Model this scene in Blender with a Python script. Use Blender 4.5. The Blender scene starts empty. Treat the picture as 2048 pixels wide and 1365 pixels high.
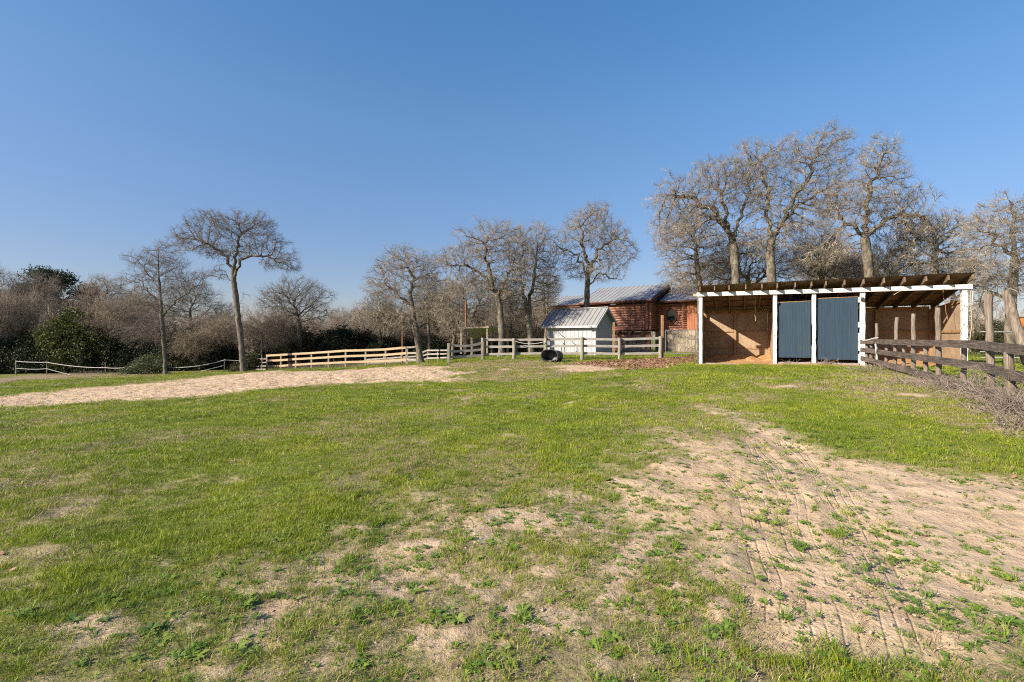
import bpy, math, random
import numpy as np
from mathutils import Vector, Matrix
from mathutils.kdtree import KDTree

random.seed(7)
scn = bpy.context.scene
COL = scn.collection
R = math.radians

# ------------------------------------------------------------------ camera
F = 967.0            # focal length in pixels of the 2048 px wide photograph
HZ = 675.0           # horizon row
EYE = 1.5
cam_d = bpy.data.cameras.new('camera')
cam_d.sensor_width = 36.0
cam_d.lens = 36.0 * F / 2048.0
cam_d.shift_y = (HZ - 682.5) / 2048.0
cam_d.clip_start = 0.05
cam_d.clip_end = 3000.0
cam = bpy.data.objects.new('camera', cam_d)
COL.objects.link(cam)
cam.location = (0, 0, EYE)
cam.rotation_euler = (R(90), 0, 0)
scn.camera = cam


def P(px, py, d):
    return Vector(((px - 1024.0) / F * d, d, EYE + (HZ - py) / F * d))


def U(px):
    return (px - 1024.0) / F


# ------------------------------------------------------------------ noise
def _hash(ix, iy, seed):
    n = (ix.astype(np.int64) * 374761393 + iy.astype(np.int64) * 668265263 + seed * 974711) & 0xFFFFFFFF
    n = ((n ^ (n >> 13)) * 1274126177) & 0xFFFFFFFF
    n = n ^ (n >> 16)
    return (n & 0xFFFF) / 65535.0


def vnoise(x, y, seed=0):
    x = np.asarray(x, float); y = np.asarray(y, float)
    ix = np.floor(x); iy = np.floor(y)
    fx = x - ix; fy = y - iy
    fx = fx * fx * (3 - 2 * fx); fy = fy * fy * (3 - 2 * fy)
    a = _hash(ix, iy, seed); b = _hash(ix + 1, iy, seed)
    c = _hash(ix, iy + 1, seed); d = _hash(ix + 1, iy + 1, seed)
    return (a * (1 - fx) + b * fx) * (1 - fy) + (c * (1 - fx) + d * fx) * fy


def fbm(x, y, seed=0, octv=4):
    t = 0; a = 0.5; s = 0
    for k in range(octv):
        t = t + a * vnoise(x * 2 ** k, y * 2 ** k, seed + 17 * k); s += a; a *= 0.5
    return t / s


# ------------------------------------------------------------------ terrain
CP = [(0, 0, -1.5), (-5, 2, -1.52), (5, 2, -1.5), (0, 8, -1.48), (-8, 8, -1.75), (7, 6.6, -1.17), (9.8, 11.7, -1.03),
      (11.4, 15.8, -.93), (7.1, 18.3, -1.04), (14.1, 15.1, -.92), (10, 20, -1.0), (4, 16, -1.2), (0, 18, -1.42),
      (-3.6, 27, -1.42), (-1.6, 27.5, -1.30), (2, 27, -1.25), (4, 27, -1.23), (8.3, 27, -1.23), (3, 33, -1.07), (8, 33, -1.1),
      (10, 37, -1.1), (-6.3, 32, -1.75), (-18.6, 37, -2.53), (-39, 38, -3.0), (-23, 39, -2.75), (-10, 20, -1.95),
      (-17, 17, -2.3), (-19, 34.6, -2.45), (-2, 38, -1.6), (-8, 42, -2.0), (20, 20, -1.0), (14, 8, -1.1), (30, 30, -1.2),
      (20, 50, -1.5), (0, 70, -2.2), (-40, 70, -3.3), (0, -20, -1.6), (-30, -10, -2.2), (30, -10, -1.4), (-80, 40, -3.6),
      (80, 40, -1.8), (0, 150, -3.0), (-100, 150, -4), (120, 150, -3), (-150, -50, -4), (150, -50, -2)]
_cp = np.array(CP)


def _phi(r2):
    return np.sqrt(r2 + 9.0)


_n = len(_cp)
_d2 = (_cp[:, None, 0] - _cp[None, :, 0]) ** 2 + (_cp[:, None, 1] - _cp[None, :, 1]) ** 2
_A = np.zeros((_n + 1, _n + 1)); _A[:_n, :_n] = _phi(_d2) ; _A[:_n, :_n] -= np.eye(_n) * 0.25
_A[:_n, _n] = 1; _A[_n, :_n] = 1
_w = np.linalg.solve(_A, np.concatenate([_cp[:, 2], [0]]))


def gbase(x, y):
    x = np.asarray(x, float); y = np.asarray(y, float)
    sh = x.shape
    x = x.ravel(); y = y.ravel()
    out = np.full(x.shape, _w[_n])
    for k in range(_n):
        out += _w[k] * _phi((x - _cp[k, 0]) ** 2 + (y - _cp[k, 1]) ** 2)
    far = np.hypot(x, y - 20)
    t = np.clip((far - 120) / 150, 0, 1)
    out = out * (1 - t) + (-3.0) * t
    return (EYE + out).reshape(sh)


def gz(x, y):
    """terrain height with its lumps"""
    x = np.asarray(x, float); y = np.asarray(y, float)
    b = gbase(x, y)
    near = np.clip(1.0 - (np.hypot(x, y) - 14) / 30, 0.0, 1)
    return b + (fbm(x * .45, y * .45, 3, 3) - .5) * .16 + (fbm(x * 2.3, y * 2.3, 5, 3) - .5) * .07 * (0.35 + .65 * near)


def gh(x, y):
    return float(gz(np.array([x]), np.array([y]))[0])


def ground_px(px, py):
    """the point of the terrain seen at a pixel"""
    d = 20.0
    u = U(px); v = (py - HZ) / F
    lo, hi = 1.0, 90.0
    ds = np.geomspace(1.2, 90, 400)
    g = gbase(u * ds, ds)
    ray = EYE - v * ds
    below = np.where(ray <= g)[0]
    k = below[0] if len(below) else len(ds) - 1
    return (u * ds[k], ds[k])


def poly_world(pts):
    return np.array([ground_px(*p) for p in pts])


def sdist(x, y, poly):
    """signed distance, positive inside"""
    d = np.full(x.shape, 1e9)
    inside = np.zeros(x.shape, bool)
    n = len(poly)
    for i in range(n):
        ax, ay = poly[i]; bx, by = poly[(i + 1) % n]
        ex, ey = bx - ax, by - ay
        L = ex * ex + ey * ey + 1e-9
        t = np.clip(((x - ax) * ex + (y - ay) * ey) / L, 0, 1)
        d = np.minimum(d, np.hypot(x - ax - t * ex, y - ay - t * ey))
        if abs(by - ay) > 1e-9:
            c = ((ay > y) != (by > y)) & (x < (bx - ax) * (y - ay) / (by - ay) + ax)
            inside ^= c
    return np.where(inside, d, -d)


def ldist(x, y, line):
    d = np.full(x.shape, 1e9)
    for i in range(len(line) - 1):
        ax, ay = line[i]; bx, by = line[i + 1]
        ex, ey = bx - ax, by - ay
        t = np.clip(((x - ax) * ex + (y - ay) * ey) / (ex * ex + ey * ey + 1e-9), 0, 1)
        s = np.sign((x - ax) * ey - (y - ay) * ex)
        q = np.hypot(x - ax - t * ex, y - ay - t * ey)
        d = np.where(q < np.abs(d), q * np.where(s == 0, 1, s), d)
    return d


def sm(v, a, b):
    t = np.clip((v - a) / (b - a), 0, 1)
    return t * t * (3 - 2 * t)


POLY = {
    # sandy drive, lower right
    'drive': poly_world([(1405, 812), (1480, 832), (1560, 855), (1680, 895), (1790, 925), (1900, 945), (2048, 962), (2300, 985), (2700, 1400),
                         (1990, 1400), (1800, 1345), (1640, 1335), (1500, 1315), (1455, 1160), (1440, 1040), (1360, 985), (1340, 930), (1430, 890), (1500, 868), (1450, 838)]),
    # the thin worn area left of it
    'thin': poly_world([(1340, 880), (1450, 930), (1560, 1000), (1600, 1300), (2048, 1400), (1100, 1600), (300, 1600), (60, 1300), (330, 1240), (520, 1130), (720, 1080),
                        (850, 1000), (1010, 985), (1150, 960), (1270, 910)]),
    'strip': poly_world([(-200, 812), (-60, 797), (120, 783), (215, 773), (330, 762), (440, 752), (540, 743), (700, 739), (830, 731), (890, 735), (935, 748), (915, 761), (790, 764),
                         (705, 767), (600, 776), (450, 791), (300, 800), (150, 806), (0, 811), (-200, 826)]),
    'sand2': poly_world([(1105, 733), (1170, 729), (1250, 731), (1250, 739), (1190, 745), (1120, 748)]),
    'litter': poly_world([(1130, 727), (1200, 722), (1290, 719), (1400, 712), (1400, 722), (1310, 737), (1260, 740), (1225, 733)]),
    'dry1': poly_world([(880, 728), (1000, 722), (1130, 724), (1240, 735), (1130, 757), (960, 766), (900, 765), (940, 750)]),
    'dry2': poly_world([(1480, 772), (1600, 762), (1750, 748), (1870, 770), (1930, 800), (1830, 806), (1640, 793)]),
    'dry3': poly_world([(-100, 762), (60, 752), (330, 744), (330, 752), (60, 762), (-100, 775)]),
    'dry4': poly_world([(440, 750), (640, 742), (600, 768), (480, 780), (330, 800), (300, 790)]),
    'dry5': poly_world([(1300, 815), (1420, 800), (1480, 840), (1560, 880), (1400, 930), (1290, 890)]),
}
SP0 = np.array([7.1, 18.3]); SA = np.array([.908, -.419]); SB = np.array([.419, .908])


def shed_pt(s, d):
    return SP0 + SA * s + SB * d


POLY['stall'] = np.array([shed_pt(-.15, -.35), shed_pt(7.9, -.5), shed_pt(7.9, 3.2), shed_pt(-.1, 3.2)])
RUTS = [poly_world(l) for l in (
    [(1500, 880), (1545, 940), (1580, 1000), (1600, 1080), (1640, 1200), (1700, 1365)],
    [(1560, 880), (1640, 950), (1700, 1030), (1760, 1150), (1840, 1365)],
    [(1440, 950), (1500, 1000), (1520, 1080), (1545, 1200), (1570, 1365)])]
BARE = [(830, 1095, .22), (1030, 1040, .36), (650, 1130, .16), (1070, 1250, .22), (560, 1340, .15), (160, 1250, .16), (330, 1120, .05), (880, 1010, .18),
        (960, 1075, .2), (1230, 1025, .2), (1340, 1000, .3), (1000, 1150, .12), (720, 1050, .1), (200, 1285, .1), (588, 790, .28), (700, 777, .28), (840, 772, .2), (1140, 805, .15), (1565, 777, .35),
        (1820, 795, .3), (1840, 765, .3), (1010, 740, .3), (1060, 735, .3)]
BAREW = [(ground_px(a, b), r) for a, b, r in BARE]


def masks(x, y):
    nz = fbm(x * .9, y * .9, 11, 4) - .5
    nf = fbm(x * 4.5, y * 4.5, 23, 4) - .5
    nff = fbm(x * 14, y * 14, 29, 3) - .5
    dist = np.hypot(x, y)
    w = .35 + dist * .02
    sand = sm(sdist(x, y, POLY['drive']) + nz * 1.1 + nf * .5, -.35, .3) * .96
    thin = sm(sdist(x, y, POLY['thin']) + nz * 1.2 + nf * .5, -.6, .5)
    patch = sm(nz * .5 + nf * 1.2 + nff * .9, -.035, .13)
    sand = np.maximum(sand, thin * (.22 + .62 * patch))
    sand = np.maximum(sand, sm(sdist(x, y, POLY['strip']) + nz * 2.4 + nf * 1.6, -.6, .7))
    sand = np.maximum(sand, sm(sdist(x, y, POLY['sand2']) + nz * 1.0 + nf * .8, -.2, .3) * .95)
    for (cx, cy), r in BAREW:
        q = np.hypot(x - cx, y - cy)
        sand = np.maximum(sand, sm(r * 1.0 - q + nz * .3 + nf * .35, -.05, .15) * .9)
    # small bare places anywhere in the lawn
    sand = np.maximum(sand, sm(fbm(x * 1.7 + 40, y * 1.7, 37, 4), .72, .78) * .35)
    dry = np.zeros(x.shape)
    for k, a in (('dry1', .85), ('dry2', .8), ('dry3', 1.), ('dry4', .8), ('dry5', .5)):
        dry = np.maximum(dry, a * sm(sdist(x, y, POLY[k]) + nz * 2.0 + nf, -.6, .6))
    dry = np.maximum(dry, .55 * sm(fbm(x * .6 + 9, y * .6, 51, 4), .54, .66))
    dry = np.maximum(dry, thin * .45)
    litter = sm(sdist(x, y, POLY['litter']) + nz * 1.2 + nf * .9, -.3, .4)
    stall = sm(sdist(x, y, POLY['stall']) + nf * .25, -.1, .12)
    return sand, dry, litter, stall


# ------------------------------------------------------------------ materials
def new_mat(name):
    m = bpy.data.materials.new(name)
    m.use_nodes = True
    nt = m.node_tree
    for n in list(nt.nodes):
        nt.nodes.remove(n)
    out = nt.nodes.new('ShaderNodeOutputMaterial')
    b = nt.nodes.new('ShaderNodeBsdfPrincipled')
    nt.links.new(b.outputs[0], out.inputs[0])
    return m, nt, b, out


def node(nt, t, **kw):
    n = nt.nodes.new(t)
    for k, v in kw.items():
        if k.startswith('i_'):
            n.inputs[k[2:].replace('_', ' ')].default_value = v
        else:
            setattr(n, k, v)
    return n


def ramp(nt, fac, stops):
    r = nt.nodes.new('ShaderNodeValToRGB')
    e = r.color_ramp.elements
    while len(e) > 1:
        e.remove(e[-1])
    e[0].position = stops[0][0]; e[0].color = tuple(stops[0][1]) + (1,)
    for p, c in stops[1:]:
        q = e.new(p); q.color = tuple(c) + (1,)
    nt.links.new(fac, r.inputs[0])
    return r.outputs[0]


def coords(nt, scale=(1, 1, 1), kind='Object'):
    tc = nt.nodes.new('ShaderNodeTexCoord')
    mp = nt.nodes.new('ShaderNodeMapping')
    mp.inputs['Scale'].default_value = scale
    if kind == 'World':
        g = nt.nodes.new('ShaderNodeNewGeometry')
        nt.links.new(g.outputs['Position'], mp.inputs[0])
    else:
        nt.links.new(tc.outputs[kind], mp.inputs[0])
    return mp.outputs[0]


def mixc(nt, fac, a, b, mode='MIX'):
    m = nt.nodes.new('ShaderNodeMix')
    m.data_type = 'RGBA'; m.blend_type = mode
    for sock, v in ((m.inputs[0], fac), (m.inputs[6], a), (m.inputs[7], b)):
        if isinstance(v, (int, float)):
            sock.default_value = v
        elif isinstance(v, tuple):
            sock.default_value = v + (1,) if len(v) == 3 else v
        else:
            nt.links.new(v, sock)
    return m.outputs[2]


def noise(nt, vec, scale, detail=5, rough=.6, out=0):
    n = node(nt, 'ShaderNodeTexNoise')
    n.inputs['Scale'].default_value = scale; n.inputs['Detail'].default_value = detail
    n.inputs['Roughness'].default_value = rough
    nt.links.new(vec, n.inputs['Vector'])
    return n.outputs[out]


def bump(nt, h, b, strength=.4, dist=.02):
    bp = nt.nodes.new('ShaderNodeBump')
    bp.inputs['Strength'].default_value = strength
    bp.inputs['Distance'].default_value = dist
    nt.links.new(h, bp.inputs['Height'])
    nt.links.new(bp.outputs[0], b.inputs['Normal'])


def mat_noise(name, stops, scale=4, stretch=(1, 1, 1), rough=.85, bmp=.4, bdist=.01, detail=7, dirt=None, metallic=0, spec=.3):
    m, nt, b, out = new_mat(name)
    v = coords(nt, stretch)
    n = noise(nt, v, scale, detail, .65)
    c = ramp(nt, n, stops)
    if dirt:
        n2 = noise(nt, coords(nt, (1, 1, 1)), dirt[1], 6, .7)
        f = ramp(nt, n2, [(dirt[2], (0, 0, 0)), (dirt[3], (1, 1, 1))])
        c = mixc(nt, f, c, dirt[0])
    nt.links.new(c, b.inputs['Base Color'])
    b.inputs['Roughness'].default_value = rough
    b.inputs['Metallic'].default_value = metallic
    b.inputs['Specular IOR Level'].default_value = spec
    bump(nt, n, b, bmp, bdist)
    return m


MAT = {}
MAT['bark_dark'] = mat_noise('bark_dark', [(.3, (.05, .042, .035)), (.5, (.13, .108, .085)), (.7, (.24, .205, .165))], 9, (1, 1, .35), .95, 1, .03)
MAT['bark'] = mat_noise('bark', [(.3, (.045, .037, .028)), (.5, (.12, .098, .073)), (.72, (.27, .235, .18))], 9, (1, 1, .35), .95, 1, .03,
                        dirt=((.24, .27, .17), 3, .55, .7))
MAT['twig'] = mat_noise('twig', [(.36, (.10, .080, .058)), (.5, (.245, .205, .155)), (.64, (.46, .405, .32))], 2.5, (1, 1, 1), .9, .3, .01)
MAT['twig_dark'] = mat_noise('twig_dark', [(.3, (.09, .075, .06)), (.5, (.165, .14, .112)), (.7, (.28, .24, .20))], 2.5, (1, 1, 1), .9, .3, .01)
MAT['twig_pink'] = mat_noise('twig_pink', [(.3, (.13, .105, .078)), (.5, (.25, .20, .15)), (.7, (.42, .355, .28))], 1.2, (1, 1, 1), .9, .3, .01)
MAT['brush'] = mat_noise('brush', [(.3, (.11, .085, .068)), (.5, (.25, .20, .165)), (.7, (.46, .385, .33))], 3, (1, 1, 1), .9, .3, .01)
MAT['gray_wood'] = mat_noise('gray_wood', [(.3, (.17, .15, .13)), (.5, (.34, .31, .275)), (.7, (.48, .45, .41))], 7, (.35, .35, 9), .85, .6, .006,
                             dirt=((.19, .19, .12), 3, .5, .75))
MAT['gray_post'] = mat_noise('gray_post', [(.3, (.12, .11, .085)), (.5, (.25, .235, .185)), (.7, (.36, .33, .27))], 9, (6, 6, .5), .9, .8, .012)
MAT['dark_wood'] = mat_noise('dark_wood', [(.32, (.028, .022, .019)), (.5, (.085, .067, .056)), (.7, (.21, .175, .15))], 7, (.5, .35, 9), .85, .8, .01,
                             dirt=((.16, .125, .10), 2.3, .5, .7))
MAT['dark_post'] = mat_noise('dark_post', [(.3, (.065, .05, .038)), (.5, (.19, .15, .115)), (.7, (.33, .275, .22))], 8, (6, 6, .35), .9, 1, .015)
MAT['new_rail'] = mat_noise('new_rail', [(.3, (.28, .185, .105)), (.5, (.42, .30, .185)), (.7, (.52, .39, .26))], 5, (.3, .3, 7), .75, .3, .004)
MAT['new_post'] = mat_noise('new_post', [(.3, (.2, .16, .11)), (.5, (.33, .26, .19)), (.7, (.42, .34, .25))], 6, (6, 6, .5), .85, .4, .006)
MAT['raw_wood'] = mat_noise('raw_wood', [(.3, (.17, .095, .045)), (.5, (.30, .175, .085)), (.7, (.42, .27, .14))], 6, (4, 4, .5), .8, .4, .006)
MAT['rafter'] = mat_noise('rafter', [(.3, (.08, .055, .035)), (.5, (.15, .105, .068)), (.7, (.24, .18, .12))], 6, (1, 1, 4), .85, .5, .006)
MAT['white_paint'] = mat_noise('white_paint', [(.2, (.46, .45, .435)), (.5, (.58, .57, .55)), (.8, (.64, .63, .61))], 5, (4, 4, .6), .6, .35, .006,
                               dirt=((.27, .21, .16), 6, .585, .66))
MAT['white_worn'] = mat_noise('white_worn', [(.2, (.46, .45, .435)), (.5, (.58, .57, .55)), (.8, (.64, .63, .61))], 5, (4, 4, .6), .6, .5, .01,
                              dirt=((.10, .08, .065), 11, .56, .62))
MAT['white_trim'] = mat_noise('white_trim', [(.2, (.42, .42, .415)), (.8, (.52, .52, .51))], 4, (1, 1, 1), .5, .1, .002)
MAT['siding'] = mat_noise('siding', [(.2, (.31, .322, .34)), (.5, (.34, .354, .373)), (.8, (.37, .385, .405))], 3, (2, 2, .4), .6, .15, .003,
                          dirt=((.22, .21, .18), 1.6, .60, .9))
MAT['roof_gray'] = mat_noise('roof_gray', [(.2, (.20, .203, .197)), (.5, (.245, .247, .24)), (.8, (.295, .295, .288))], 2, (1, 1, 1), .55, .1, .003)
MAT['roof_blue'] = mat_noise('roof_blue', [(.2, (.18, .183, .187)), (.5, (.235, .238, .242)), (.8, (.30, .303, .307))], 1.5, (1, 1, 1), .55, .1, .003)
MAT['seam'] = mat_noise('seam', [(.2, (.06, .062, .062)), (.8, (.10, .10, .10))], 2, (1, 1, 1), .6, .1, .003)
MAT['rust_sheet'] = mat_noise('rust_sheet', [(.3, (.10, .06, .04)), (.5, (.19, .125, .085)), (.7, (.30, .24, .19))], 2.2, (1, 1, 1), .75, .3, .005, metallic=.2)
MAT['galv'] = mat_noise('galv', [(.3, (.25, .25, .26)), (.5, (.36, .37, .385)), (.7, (.47, .48, .49))], 3, (1, 1, 1), .45, .2, .004, metallic=.5)
MAT['black_plastic'] = mat_noise('black_plastic', [(.3, (.018, .018, .02)), (.7, (.05, .05, .055))], 5, (1, 1, 1), .45, .2, .004,
                                 dirt=((.12, .105, .09), 3, .55, .8))
MAT['mud'] = mat_noise('mud', [(.3, (.19, .165, .14)), (.7, (.34, .3, .26))], 9, (1, 1, 1), .95, .6, .01)
MAT['black_iron'] = mat_noise('black_iron', [(.3, (.02, .018, .016)), (.7, (.06, .05, .045))], 8, (1, 1, 1), .6, .2, .004)
MAT['rope_white'] = mat_noise('rope_white', [(.3, (.40, .38, .34)), (.7, (.60, .58, .53))], 20, (1, 1, 1), .9, .3, .004)
MAT['rope_tan'] = mat_noise('rope_tan', [(.3, (.34, .25, .14)), (.7, (.50, .40, .25))], 20, (1, 1, 1), .9, .3, .004)
MAT['rope_red'] = mat_noise('rope_red', [(.3, (.25, .12, .07)), (.7, (.34, .18, .11))], 20, (1, 1, 1), .9, .3, .004)
MAT['rust_pipe'] = mat_noise('rust_pipe', [(.3, (.13, .06, .035)), (.7, (.25, .13, .075))], 9, (1, 1, 1), .85, .3, .004)
MAT['steel_pipe'] = mat_noise('steel_pipe', [(.3, (.14, .145, .14)), (.7, (.22, .225, .22))], 9, (1, 1, 1), .5, .1, .002, metallic=.4)
MAT['stone'] = None
MAT['orange_paint'] = mat_noise('orange_paint', [(.3, (.45, .11, .02)), (.5, (.55, .16, .035)), (.7, (.62, .20, .05))], 2, (1, 1, .5), .6, .2, .004)
MAT['log'] = mat_noise('log', [(.25, (.15, .058, .035)), (.5, (.31, .135, .082)), (.75, (.48, .28, .20))], 5, (.5, .5, 5), .5, .4, .006)
MAT['log_wall'] = mat_noise('log_wall', [(.25, (.20, .062, .027)), (.5, (.31, .105, .045)), (.75, (.40, .15, .07))], 4, (5, 5, .3), .55, .3, .004)
MAT['log_dark'] = mat_noise('log_dark', [(.25, (.07, .025, .014)), (.75, (.15, .055, .028))], 4, (1, 1, 3), .6, .3, .004)


def m_osb():
    m, nt, b, out = new_mat('osb')
    v = coords(nt, (1, 1, 1))
    vo = node(nt, 'ShaderNodeTexVoronoi'); vo.inputs['Scale'].default_value = 34
    mp = nt.nodes.new('ShaderNodeMapping'); mp.inputs['Scale'].default_value = (1, 1, 2.6); mp.inputs['Rotation'].default_value = (.5, .6, .4)
    nt.links.new(v, mp.inputs[0]); nt.links.new(mp.outputs[0], vo.inputs['Vector'])
    sep = node(nt, 'ShaderNodeSeparateColor'); nt.links.new(vo.outputs['Color'], sep.inputs[0])
    c = ramp(nt, sep.outputs[0], [(0, (.25, .175, .108)), (.35, (.32, .23, .145)), (.7, (.38, .28, .18)), (1, (.46, .35, .235))])
    n = noise(nt, v, 1.7, 6)
    c = mixc(nt, ramp(nt, n, [(.4, (0, 0, 0)), (.7, (.7, .7, .7))]), c, (.20, .13, .075))
    nt.links.new(c, b.inputs['Base Color']); b.inputs['Roughness'].default_value = .9
    bump(nt, sep.outputs[0], b, .3, .004)
    return m


def m_stone():
    m, nt, b, out = new_mat('stone')
    v = coords(nt, (1, 1, 1))
    w = noise(nt, v, 3, 3, .5, 1)
    mx = mixc(nt, .12, v, w)
    vo = node(nt, 'ShaderNodeTexVoronoi'); vo.inputs['Scale'].default_value = 2.6
    nt.links.new(mx, vo.inputs['Vector'])
    ve = node(nt, 'ShaderNodeTexVoronoi', feature='DISTANCE_TO_EDGE'); ve.inputs['Scale'].default_value = 2.6
    nt.links.new(mx, ve.inputs['Vector'])
    sep = node(nt, 'ShaderNodeSeparateColor'); nt.links.new(vo.outputs['Color'], sep.inputs[0])
    c = ramp(nt, sep.outputs[0], [(0, (.13, .085, .05)), (.4, (.27, .205, .13)), (.75, (.38, .31, .215)), (1, (.19, .115, .06))])
    n = noise(nt, v, 12, 5)
    c = mixc(nt, .35, c, ramp(nt, n, [(.3, (.13, .10, .07)), (.7, (.38, .34, .27))]))
    e = ramp(nt, ve.outputs['Distance'], [(.0, (0, 0, 0)), (.07, (1, 1, 1))])
    c = mixc(nt, e, (.09, .075, .058), c)
    nt.links.new(c, b.inputs['Base Color']); b.inputs['Roughness'].default_value = .9
    bump(nt, e, b, .6, .02)
    return m


def m_blue():
    m, nt, b, out = new_mat('blue_sheet')
    v = coords(nt, (1, 1, 1))
    n = noise(nt, v, 1.4, 6)
    n2 = noise(nt, coords(nt, (9, 9, .4)), 3, 5)
    c = ramp(nt, n2, [(.3, (.022, .041, .062)), (.5, (.028, .050, .076)), (.7, (.038, .064, .091))])
    c = mixc(nt, ramp(nt, n, [(.52, (0, 0, 0)), (.75, (.6, .6, .6))]), c, (.036, .060, .074))
    # scuffed band at horse height
    tc = nt.nodes.new('ShaderNodeTexCoord'); sx = nt.nodes.new('ShaderNodeSeparateXYZ')
    nt.links.new(tc.outputs['Object'], sx.inputs[0])
    band = ramp(nt, sx.outputs[2], [(.0, (.0, .0, .0)), (.42, (0, 0, 0)), (.5, (1, 1, 1)), (.58, (1, 1, 1)), (.68, (0, 0, 0))])
    n3 = noise(nt, v, 4, 6)
    f = mixc(nt, 1.0, band, ramp(nt, n3, [(.5, (0, 0, 0)), (.62, (.55, .55, .55))]), 'MULTIPLY')
    c = mixc(nt, f, c, (.05, .065, .042))
    nt.links.new(c, b.inputs['Base Color']); b.inputs['Roughness'].default_value = .6
    b.inputs['Specular IOR Level'].default_value = .2
    bump(nt, n, b, .15, .01)
    return m


def m_glass():
    m, nt, b, out = new_mat('window_glass')
    b.inputs['Base Color'].default_value = (.012, .014, .017, 1)
    b.inputs['Roughness'].default_value = .06
    n = noise(nt, coords(nt), 2, 2); bump(nt, n, b, .05, .02)
    return m


def m_leaf(name, c1, c2, c3, trans=.25, rnd=True):
    m, nt, b, out = new_mat(name)
    n = noise(nt, coords(nt, (1, 1, 1), 'World'), 1.1, 4)
    c = ramp(nt, n, [(.3, c1), (.5, c2), (.72, c3)])
    n2 = noise(nt, coords(nt, (1, 1, 1), 'World'), 23, 2)
    c = mixc(nt, .5, c, ramp(nt, n2, [(.35, tuple(x * .45 for x in c1)), (.5, c2), (.68, tuple(min(1, x * 1.6) for x in c3))]))
    nt.links.new(c, b.inputs['Base Color'])
    b.inputs['Roughness'].default_value = .6
    b.inputs['Specular IOR Level'].default_value = .3
    tr = node(nt, 'ShaderNodeBsdfTranslucent')
    nt.links.new(c, tr.inputs[0])
    mx = node(nt, 'ShaderNodeMixShader'); mx.inputs[0].default_value = trans
    nt.links.new(b.outputs[0], mx.inputs[1]); nt.links.new(tr.outputs[0], mx.inputs[2])
    nt.links.new(mx.outputs[0], out.inputs[0])
    return m


MAT['osb'] = m_osb(); MAT['stone'] = m_stone(); MAT['blue'] = m_blue(); MAT['glass'] = m_glass()
MAT['cedar'] = m_leaf('cedar', (.022, .032, .010), (.055, .070, .016), (.125, .135, .026))
MAT['cedar_blue'] = m_leaf('cedar_blue', (.018, .028, .016), (.035, .052, .028), (.065, .085, .045))
MAT['yaupon'] = m_leaf('yaupon', (.010, .015, .007), (.020, .028, .012), (.042, .054, .020))  # dark evergreen leaves; the low albedo also stands in for undergrowth shade
MAT['bush_olive'] = m_leaf('bush_olive', (.028, .030, .014), (.055, .058, .024), (.095, .085, .035))
MAT['bush_rust'] = m_leaf('bush_rust', (.035, .026, .012), (.070, .050, .020), (.125, .075, .028))
MAT['bush_pale'] = m_leaf('bush_pale', (.055, .07, .035), (.095, .115, .055), (.15, .17, .085))


def m_grass(name, stops, trans=.3):
    m, nt, b, out = new_mat(name)
    oi = node(nt, 'ShaderNodeObjectInfo')
    n = noise(nt, coords(nt, (1, 1, 1), 'World'), .55, 4)
    add = node(nt, 'ShaderNodeMath', operation='MULTIPLY_ADD')
    nt.links.new(oi.outputs['Random'], add.inputs[0]); add.inputs[1].default_value = .45
    ml = node(nt, 'ShaderNodeMath', operation='MULTIPLY_ADD')
    nt.links.new(n, ml.inputs[0]); ml.inputs[1].default_value = 1.1; ml.inputs[2].default_value = -.275
    nt.links.new(ml.outputs[0], add.inputs[2])
    c = ramp(nt, add.outputs[0], stops)
    nt.links.new(c, b.inputs['Base Color'])
    b.inputs['Roughness'].default_value = .55
    b.inputs['Specular IOR Level'].default_value = .35
    tr = node(nt, 'ShaderNodeBsdfTranslucent'); nt.links.new(c, tr.inputs[0])
    mx = node(nt, 'ShaderNodeMixShader'); mx.inputs[0].default_value = trans
    nt.links.new(b.outputs[0], mx.inputs[1]); nt.links.new(tr.outputs[0], mx.inputs[2])
    nt.links.new(mx.outputs[0], out.inputs[0])
    return m


MAT['grass'] = m_grass('grass', [(.1, (.09, .155, .012)), (.4, (.185, .25, .016)), (.65, (.29, .335, .020)), (.95, (.40, .375, .065))])
MAT['grass_dry'] = m_grass('grass_dry', [(.1, (.22, .15, .085)), (.5, (.38, .285, .165)), (.9, (.52, .42, .27))], .15)
MAT['weed'] = m_grass('weed', [(.1, (.11, .17, .045)), (.35, (.14, .24, .035)), (.6, (.23, .31, .045)), (.9, (.33, .36, .11))])
MAT['clod'] = m_grass('clod', [(.1, (.30, .21, .135)), (.5, (.43, .32, .215)), (.9, (.56, .43, .30))], .0)
MAT['dead_leaf'] = m_grass('dead_leaf', [(.1, (.17, .08, .045)), (.5, (.31, .165, .095)), (.9, (.44, .28, .18))], .1)


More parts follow.
